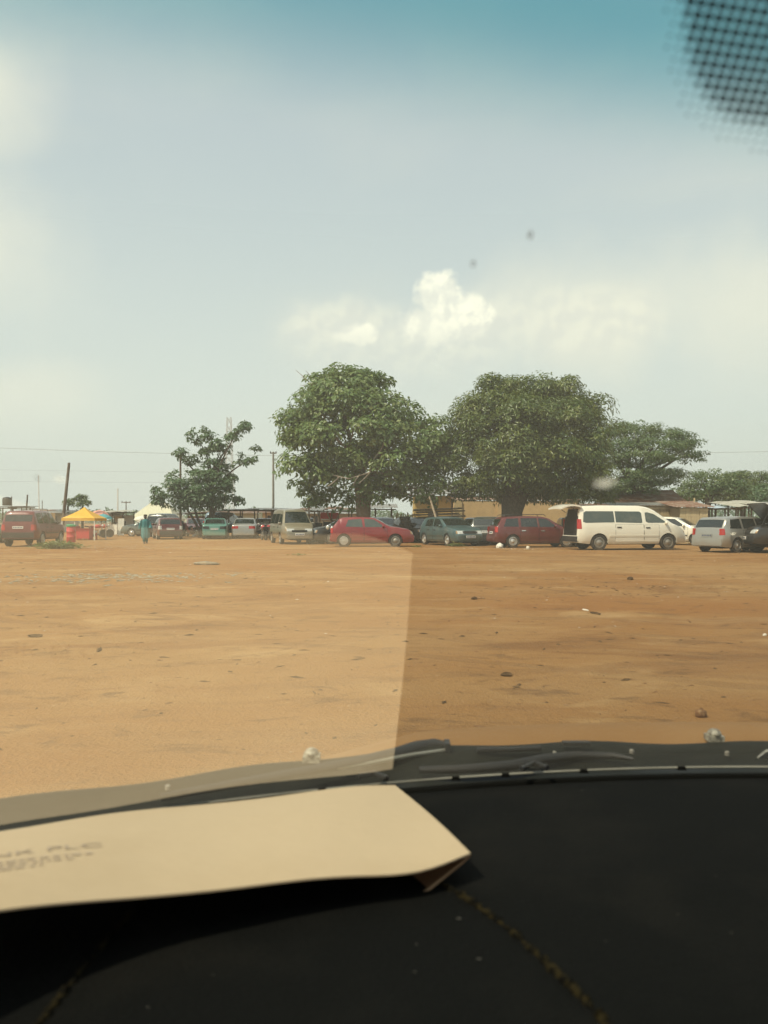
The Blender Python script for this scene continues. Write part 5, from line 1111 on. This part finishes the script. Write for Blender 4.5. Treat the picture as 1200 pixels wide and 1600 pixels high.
def build_own_car():
    t = thing('car', 'car with black dashboard and tinted windscreen that the picture is taken from', 'car', (0, 0, 0))
    xl, xr = XC - .84, XC + .84
    # windscreen
    P = [[gl(XC + (x - XC) * (1 - .10 * s / 1.2), s) for x in np.linspace(xl, xr, 57)] for s in np.linspace(0, 1.19, 41)]
    g = MB().grid(P).build('windscreen', glass_mat(), t, 170)
    # dotted band on the glass round the mirror foot
    m = MB(); xa, sa = on_glass(1130, 100); st = 17.0 / F * (gl(xa, sa) - Vector((0, 0, EYE))).y
    for i in range(-30, 60):
        for j in range(-70, 110):
            x, s = xa + i * st, sa + j * st * .95
            p = gl(x, s, .0012); q = p - Vector((0, 0, EYE))
            if q.y < .02: continue
            px, py = CX + q.x / q.y * F, HY - q.z / q.y * F
            ex, ey = (px - 1250) / 188, (py + 40) / 246
            e = abs(ex) ** 3.2 + abs(ey) ** 3.2
            if e > 1.5 or py < -120 or px > 1320: continue
            r = st * (.47 if e < .75 else max(.13, .47 - .34 * (e - .75) / .35))
            n = 6; m.add([gl(x + r * math.cos(2 * PI * k / n), s + r * math.sin(2 * PI * k / n), .0012) for k in range(n)], [tuple(range(n))])
    o = m.build('frit_dots', M_FRIT, g); o['kind'] = 'stuff'
    # bug marks and smears on the glass
    for (px, py, rx, ry, mm) in ((739, 408, 5, 5, M_COWL), (828, 363, 6, 6, M_COWL), (60, 743, 3, 4, M_COWL)):
        x, s = on_glass(px, py); c = gl(x, s, .0015); k = (c - Vector((0, 0, EYE))).length / F; n = 10
        MB().add([gl(x + rx * k * math.cos(a) * .7, s + ry * k * 1.3 * math.sin(a), .0015) for a in np.linspace(0, 2 * PI, n, endpoint=False)], [tuple(range(n))]).build('bug_mark', SMEAR_D, g)
    for (px, py, rx, ry) in ((945, 752, 20, 11), (95, 746, 9, 6)):
        x, s = on_glass(px, py); c = gl(x, s, .0015); k = (c - Vector((0, 0, EYE))).length / F
        for q in (1.0, .66, .36):
            n = 14; MB().add([gl(x + q * rx * k * math.cos(a) * random.uniform(.8, 1.15), s + q * ry * k * 1.6 * math.sin(a) * random.uniform(.8, 1.15), .0012 + .0005 * (1 - q)) for a in np.linspace(0, 2 * PI, n, endpoint=False)], [tuple(range(n))]).build('smear', SMEAR_W, g)
    x, s = on_glass(1196, 1178); MB().grid([[gl(x + a, s + b, .001) for a in (-.004, .012)] for b in (-.012, .012)], (0, .0003, .0003)).build('white_patch', M_CLOTHW, g)  # small white patch low on the glass
    # dashboard
    P = []
    for v in np.concatenate([np.linspace(-.015, .50, 30), [.53, .56]]):
        P.append([Vector((x, yb(x) - v, dash_z(x, yb(x) - v))) for x in np.linspace(xl, xr, 61)])
    for (v, dz) in ((.575, -.05), (.58, -.15), (.56, -.30), (.55, -.55)):
        P.append([Vector((x, yb(x) - v, dash_z(x, yb(x) - .56) + dz)) for x in np.linspace(xl, xr, 61)])
    da = MB().grid(P).build('dashboard', M_DASH, t, 60)
    def dash_pt(px, py, off=.0):
        d = .6
        for _ in range(40):
            x = (px - CX) / F * d; z = dash_z(x, d) + off; d = d * .5 + .5 * (EYE - z) * F / (py - HY)
        return Vector(((px - CX) / F * d, d, dash_z((px - CX) / F * d, d) + off))
    # dusty creases of the padded lid
    def crease(pts, r, seed):
        q = []; P0 = [dash_pt(px, py, .0005) for px, py in pts]; random.seed(seed)
        for i in range(len(P0) - 1):
            for k in range(10):
                u = k / 10; p = P0[i].lerp(P0[i + 1], u); q.append(p + Vector((random.uniform(-1, 1) * .0006, random.uniform(-1, 1) * .0006, random.uniform(-.0008, .0004))))
        MB().tube(q, [r * random.uniform(.25, 1.15) for _ in q], 6).build('lid_crease', M_SEAM, da, 60)
    crease([(235, 1395), (200, 1430), (160, 1475), (120, 1525), (85, 1570), (45, 1620)], .0026, 3); crease([(690, 1380), (730, 1405), (775, 1435), (820, 1472), (865, 1515), (900, 1550), (935, 1585), (960, 1620)], .0034, 4)
    m = MB(); random.seed(5)
    for _ in range(22):
        p = dash_pt(random.uniform(20, 1190), random.uniform(1235, 1590), .001); s = random.uniform(.0003, .0007); m.sphere(p, (s * random.uniform(1, 2.5), s, s * .6), 6, 4)
    o = m.build('lint', mat('lint', (.07, .065, .055), .9), da); o['kind'] = 'stuff'
    # foot of the glass: bright edge strip and clips
    MB().tube([Vector((x, yb(x) + .001, ZB - .0012)) for x in np.linspace(xl, xr, 60)], .0011, 6).build('edge_strip', M_TRIM, t, 60)
    MB().tube([Vector((x, yb(x) - .008, ZB - .011)) for x in np.linspace(xl, xr, 60)], .006, 6).build('glass_seal', M_SEAL, t, 60)
    for px in (503, 617 + 95, 790, 912, 1065):
        u = (px - CX) / F; x = u * .86; x = u * yb(x); p = Vector((x, yb(x) - .001, ZB - .001)); MB().box(p, (.010, .005, .004), None, .7).build('clip', M_SEAL, t)
    # cowl panel outside the glass
    P = []
    for (v, dz) in ((.000, -.020), (.010, -.012), (.025, -.010), (.045, -.006), (.062, .004), (.075, .008), (.085, .006), (.10, -.012)):
        P.append([Vector((x, yb(x) + v, ZB + dz + .002 * math.sin(x * 31) * (v > .02) + .003 * math.sin(x * 9 + 1) * (v > .03))) for x in np.linspace(xl - .02, xr + .02, 90)])
    co = MB().grid(P).build('cowl_panel', M_COWL, t, 60)
    for (px, py) in ((740, 1176), (987, 1181), (1136, 1184), (470, 1205), (262, 1238), (866, 1184)):
        d = (EYE - ZB + .004) * F / (py - HY); MB().lathe([(.0028, -.003), (.0028, .001), (.0014, .002)], ((px - CX) / F * d, d, ZB + .002), n=8).build('bolt', M_GREYP, co)
    # raised swage on the cowl
    def cw(px, py, z): d = (EYE - z) * F / (py - HY); return Vector(((px - CX) / F * d, d, z))
    MB().tube([cw(px, py, ZB + .003) for px, py in ((655, 1203), (720, 1202), (800, 1196), (850, 1186), (900, 1180), (960, 1181), (990, 1186))], [.004, .005, .006, .006, .005, .004, .002], 8).build('cowl_rib', M_BLACK, co, 60)
    for a in (((745, 1172), (800, 1171), (845, 1169)), ((560, 1212), (585, 1208), (605, 1216)), ((815, 1202), (835, 1192), (855, 1200))): MB().tube([cw(px, py, ZB + .010) for px, py in a], .003, 6).build('hose', M_BLACK, co, 60)
    MB().box(cw(900, 1161, ZB + .014), (.032, .008, .004)).build('cowl_latch', M_BLACK, co)
    # wiper
    w = MB().tube([cw(px, py, ZB + .012) for px, py in ((250, 1246), (420, 1215), (560, 1190), (615, 1178), (650, 1168), (680, 1163), (701, 1165))], [.004, .005, .006, .007, .008, .007, .004], 8).build('wiper_arm', M_BLACK, t, 60)
    MB().tube([cw(px, py, ZB + .010) for px, py in ((430, 1216), (560, 1195), (640, 1180), (698, 1172))], [.0016, .002, .0024, .0022], 6).build('wiper_blade', mat('wiper_steel', (.42, .40, .33), .35, .5), w, 60)
    MB().box(cw(699, 1169, ZB + .011), (.006, .02, .016)).build('wiper_end', M_BLACK, w)
    # bonnet, wings, nose, roof, pillars, doors
    prof = [(.085, -.005), (.11, .004), (.15, .006), (.20, -.002), (.30, -.035), (.45, -.085), (.60, -.16), (.72, -.26), (.80, -.40), (.84, -.60), (.83, -.78)]
    P = [[Vector((x, yb(x) * .5 + yb(XC) * .5 + v - (yb(XC) - yb(x)) * .5, ZB + dz + .001 - .10 * (abs(x - XC) / .9) ** 5 - .16 * max(0, .05 - x))) for x in np.linspace(xl - .03, xr + .03, 61)] for v, dz in prof]
    ho = MB().grid(P).build('bonnet', M_HOOD, t, 60)
    for (px, py) in ((1116, 1146), (487, 1177)):
        d = .985 if px > 600 else .89; c = Vector(((px - CX) / F * d, d, EYE + (HY - py) / F * d)); m = MB(); m.sphere(c, (.0085, .009, .0062), 12, 8); m.box(c + Vector((0, 0, -.005)), (.019, .018, .007)); m.sphere(c + Vector((0, -.008, .001)), (.004, .004, .003), 8, 5)
        m.build('washer_jet', mat('washer_jet', (.40, .37, .29), .5, .0, (.12, .105, .08), 160, .42, .6, .9), ho, 60)
    for sx, xx in ((-1, xl - .05), (1, xr + .05)):
        P = [[Vector((xx + sx * .02 * math.sin(v * PI), y, EYE - 1.05 + (h - .05) * v)) for y in np.linspace(-2.6, yq, 24)] for v in np.linspace(0, 1, 8) for (h, yq) in (((ZB - .25 + .03), .55),)]
        MB().grid(P, (-sx * .05, 0, 0)).build('door', M_HOOD, t, 60)
        P = [[Vector((xx + sx * .01, .55 + 1.12 * u, .34 + (ZB - .34 - .17 - .24 * u ** 3) * v)) for u in np.linspace(0, 1, 14)] for v in np.linspace(0, 1, 6)]
        MB().grid(P, (-sx * .04, 0, 0)).build('front_wing', M_HOOD, t, 60)
        MB().tube([gl(XC + sx * (.84 + .03) * (1 - .1 * s / 1.2), s, -.006) for s in np.linspace(0, 1.2, 10)], .035, 8).build('pillar', M_HOOD, t, 60)
        for yw in (1.25, -1.45):
            o = link('wheel', tyre_mesh(.312), t); o.location = (xx - sx * .08, yw, .30); o.rotation_euler = (0, 0, 0 if sx > 0 else PI); link('rim', rim_mesh('steel', .312), o).location = (0, .085, 0)
    top = gl(XC, 1.19); P = [[Vector((x, yb(x) - 1.19 * math.cos(RAKE) - v, top.z + .05 * math.sin(min(1, v / 1.2) * PI / 2) - .05 * ((x - XC) / .75) ** 4)) for x in np.linspace(XC - .76, XC + .76, 21)] for v in np.linspace(0, 2.2, 12)]
    MB().grid(P, (0, 0, .03)).build('roof', M_HOOD, t, 60)
    MB().box((XC, -.9, .30), (1.66, 3.2, .08)).build('floor_pan', M_DARK, t)

    # envelope lying on the dashboard
    e = thing('paper_envelope', 'large buff paper envelope with faint grey print lying on the dashboard', 'envelope', (0, 0, 0))
    def pz(px, py, z): d = (EYE - z) * F / (py - HY); return Vector(((px - CX) / F * d, d, z))
    ZF, ZN = ZB + .0045, ZB + ENV_RISE
    far = [pz(px, py, ZF) for px, py in ((-330, 1347), (-160, 1320), (0, 1297), (150, 1276), (300, 1258), (450, 1241), (560, 1230), (617, 1225))]
    near = [pz(px, py, z) for px, py, z in ((-380, 1500, ZB + .095), (-190, 1458, ZB + .085), (0, 1425, ZB + .073), (200, 1400, ZB + .060), (400, 1383, ZB + .050), (540, 1370, ZB + .045), (655, 1358, ZB + .043), (735, 1335, ZN))]
    def crv(pts, n=40):
        out = []; ps = [pts[0]] + pts + [pts[-1]]
        for i in range(1, len(ps) - 2):
            a, b, c, d = ps[i - 1], ps[i], ps[i + 1], ps[i + 2]; k = n // (len(pts) - 1)
            for j in range(k):
                u = j / k; out.append(.5 * ((2 * b) + (c - a) * u + (2 * a - 5 * b + 4 * c - d) * u * u + (3 * b - a - 3 * c + d) * u ** 3))
        return out + [pts[-1]]
    A, B = crv(far), crv(near); rows = []
    for v in np.linspace(0, 1, 13):
        row = []
        for i, (a, b) in enumerate(zip(A, B)):
            p = a.lerp(b, v); u = i / (len(A) - 1)
            p.z += .010 * math.sin(PI * v) * (1 - .92 * u ** 3) + .0012 * math.sin(u * 17 + v * 3)
            p.x += .002 * math.sin(PI * v) * max(0, u - .85) / .15
            row.append(p)
        rows.append(row)
    top_ = MB().grid(rows, (0, 0, -.0012)).build('top_sheet', M_PAPER, e, 60)
    inn = [pz(735, 1336, ZN - .001), pz(724, 1347, ZN - .006), pz(690, 1374, ZN - .015), pz(668, 1392, ZB + .021), pz(655, 1400, ZB + .019), pz(640, 1390, ZB + .019)]
    bk = [q + Vector((-.055, .10, -.002)) for q in inn]; bk = [Vector((q.x, q.y, max(ZB + .012, q.z - .012))) for q in bk]
    MB().grid([inn, [a.lerp(b, .5) + Vector((0, 0, -.004)) for a, b in zip(inn, bk)], bk], (0, 0, -.001)).build('bottom_sheet', M_PAPERIN, e, 60)
    MB().tube([p + Vector((0, 0, .0004)) for p in inn[:-1]], [.0005, .0007, .0009, .0011, .0012], 6).build('lit_lip', M_LIP, e, 60)  # paler tube painted as the lit edge of the lower sheet
    # print: a heading and two fine lines, set along the sheet
    def sheet_pt(u, v):
        fi = u * (len(A) - 1); i = min(int(fi), len(A) - 2); q = fi - i; fj = v * 12; j = min(int(fj), 11); r = fj - j
        a = rows[j][i].lerp(rows[j][i + 1], q); b = rows[j + 1][i].lerp(rows[j + 1][i + 1], q); return a.lerp(b, r)
    def lettering(txt, u0, v0, du, dv, mtl, name):
        cu = bpy.data.curves.new(name, 'FONT'); cu.body = txt; cu.size = 1.0; ob = bpy.data.objects.new(name, cu); COL.objects.link(ob)
        dg = bpy.context.evaluated_depsgraph_get(); me = bpy.data.meshes.new_from_object(ob.evaluated_get(dg)); COL.objects.unlink(ob); bpy.data.objects.remove(ob)
        if not len(me.vertices): return
        wmax = max(v.co.x for v in me.vertices)
        for v in me.vertices:
            p = sheet_pt(u0 + du * v.co.x / wmax, v0 - dv * v.co.y); v.co = p + Vector((0, 0, .0006))
        me.materials.clear(); me.materials.append(mtl); link(name, me, top_)
    lettering('BANK PLC', .215, .64, .20, .060, M_PRINT, 'printed_heading')
    random.seed(9)
    for r_, (vv, un) in enumerate(((.70, .40), (.73, .37), (.76, .34))):
        m = MB(); u = .20
        while u < un:
            w = random.uniform(.004, .016); m.add([sheet_pt(u, vv) + Vector((0, 0, .0005)), sheet_pt(u + w, vv) + Vector((0, 0, .0005)), sheet_pt(u + w, vv - .016) + Vector((0, 0, .0005)), sheet_pt(u, vv - .016) + Vector((0, 0, .0005))], [(0, 1, 2, 3)]); u += w + random.uniform(.003, .006)
        o = m.build('fine_print', M_PRINT2, top_); o['kind'] = 'stuff'
ENV_RISE = .041
def smear_mat(name, col, a):
    m = bpy.data.materials.new(name); m.use_nodes = True; t = NT(m.node_tree); t.n.remove(t.n['Principled BSDF'])
    tr = t.node('ShaderNodeBsdfTransparent'); du = t.node('ShaderNodeBsdfTranslucent'); du.inputs[0].default_value = (*col, 1); mx = t.node('ShaderNodeMixShader'); mx.inputs[0].default_value = a
    t.l.new(tr.outputs[0], mx.inputs[1]); t.l.new(du.outputs[0], mx.inputs[2]); t.l.new(mx.outputs[0], t.n['Material Output'].inputs[0]); return m
SMEAR_W = smear_mat('pale_smear', (.9, .85, .75), .16); SMEAR_D = smear_mat('dark_bug_mark', (.12, .10, .08), .55)
build_own_car()

# ------------------------------------------------------------------ dusty air
def build_haze():
    m = bpy.data.materials.new('dusty_air'); m.use_nodes = True; t = NT(m.node_tree); t.n.remove(t.n['Principled BSDF'])
    v = t.node('ShaderNodeVolumePrincipled'); v.inputs['Color'].default_value = (.93, .95, .92, 1); v.inputs['Density'].default_value = .0010; v.inputs['Anisotropy'].default_value = .2
    t.l.new(v.outputs[0], t.n['Material Output'].inputs['Volume'])
    o = MB().box((0, 170, 13.5), (1000, 420, 30)).build('haze', m); tag(o, 'thin dusty air over the whole lot', 'haze', kind='stuff')
build_haze()
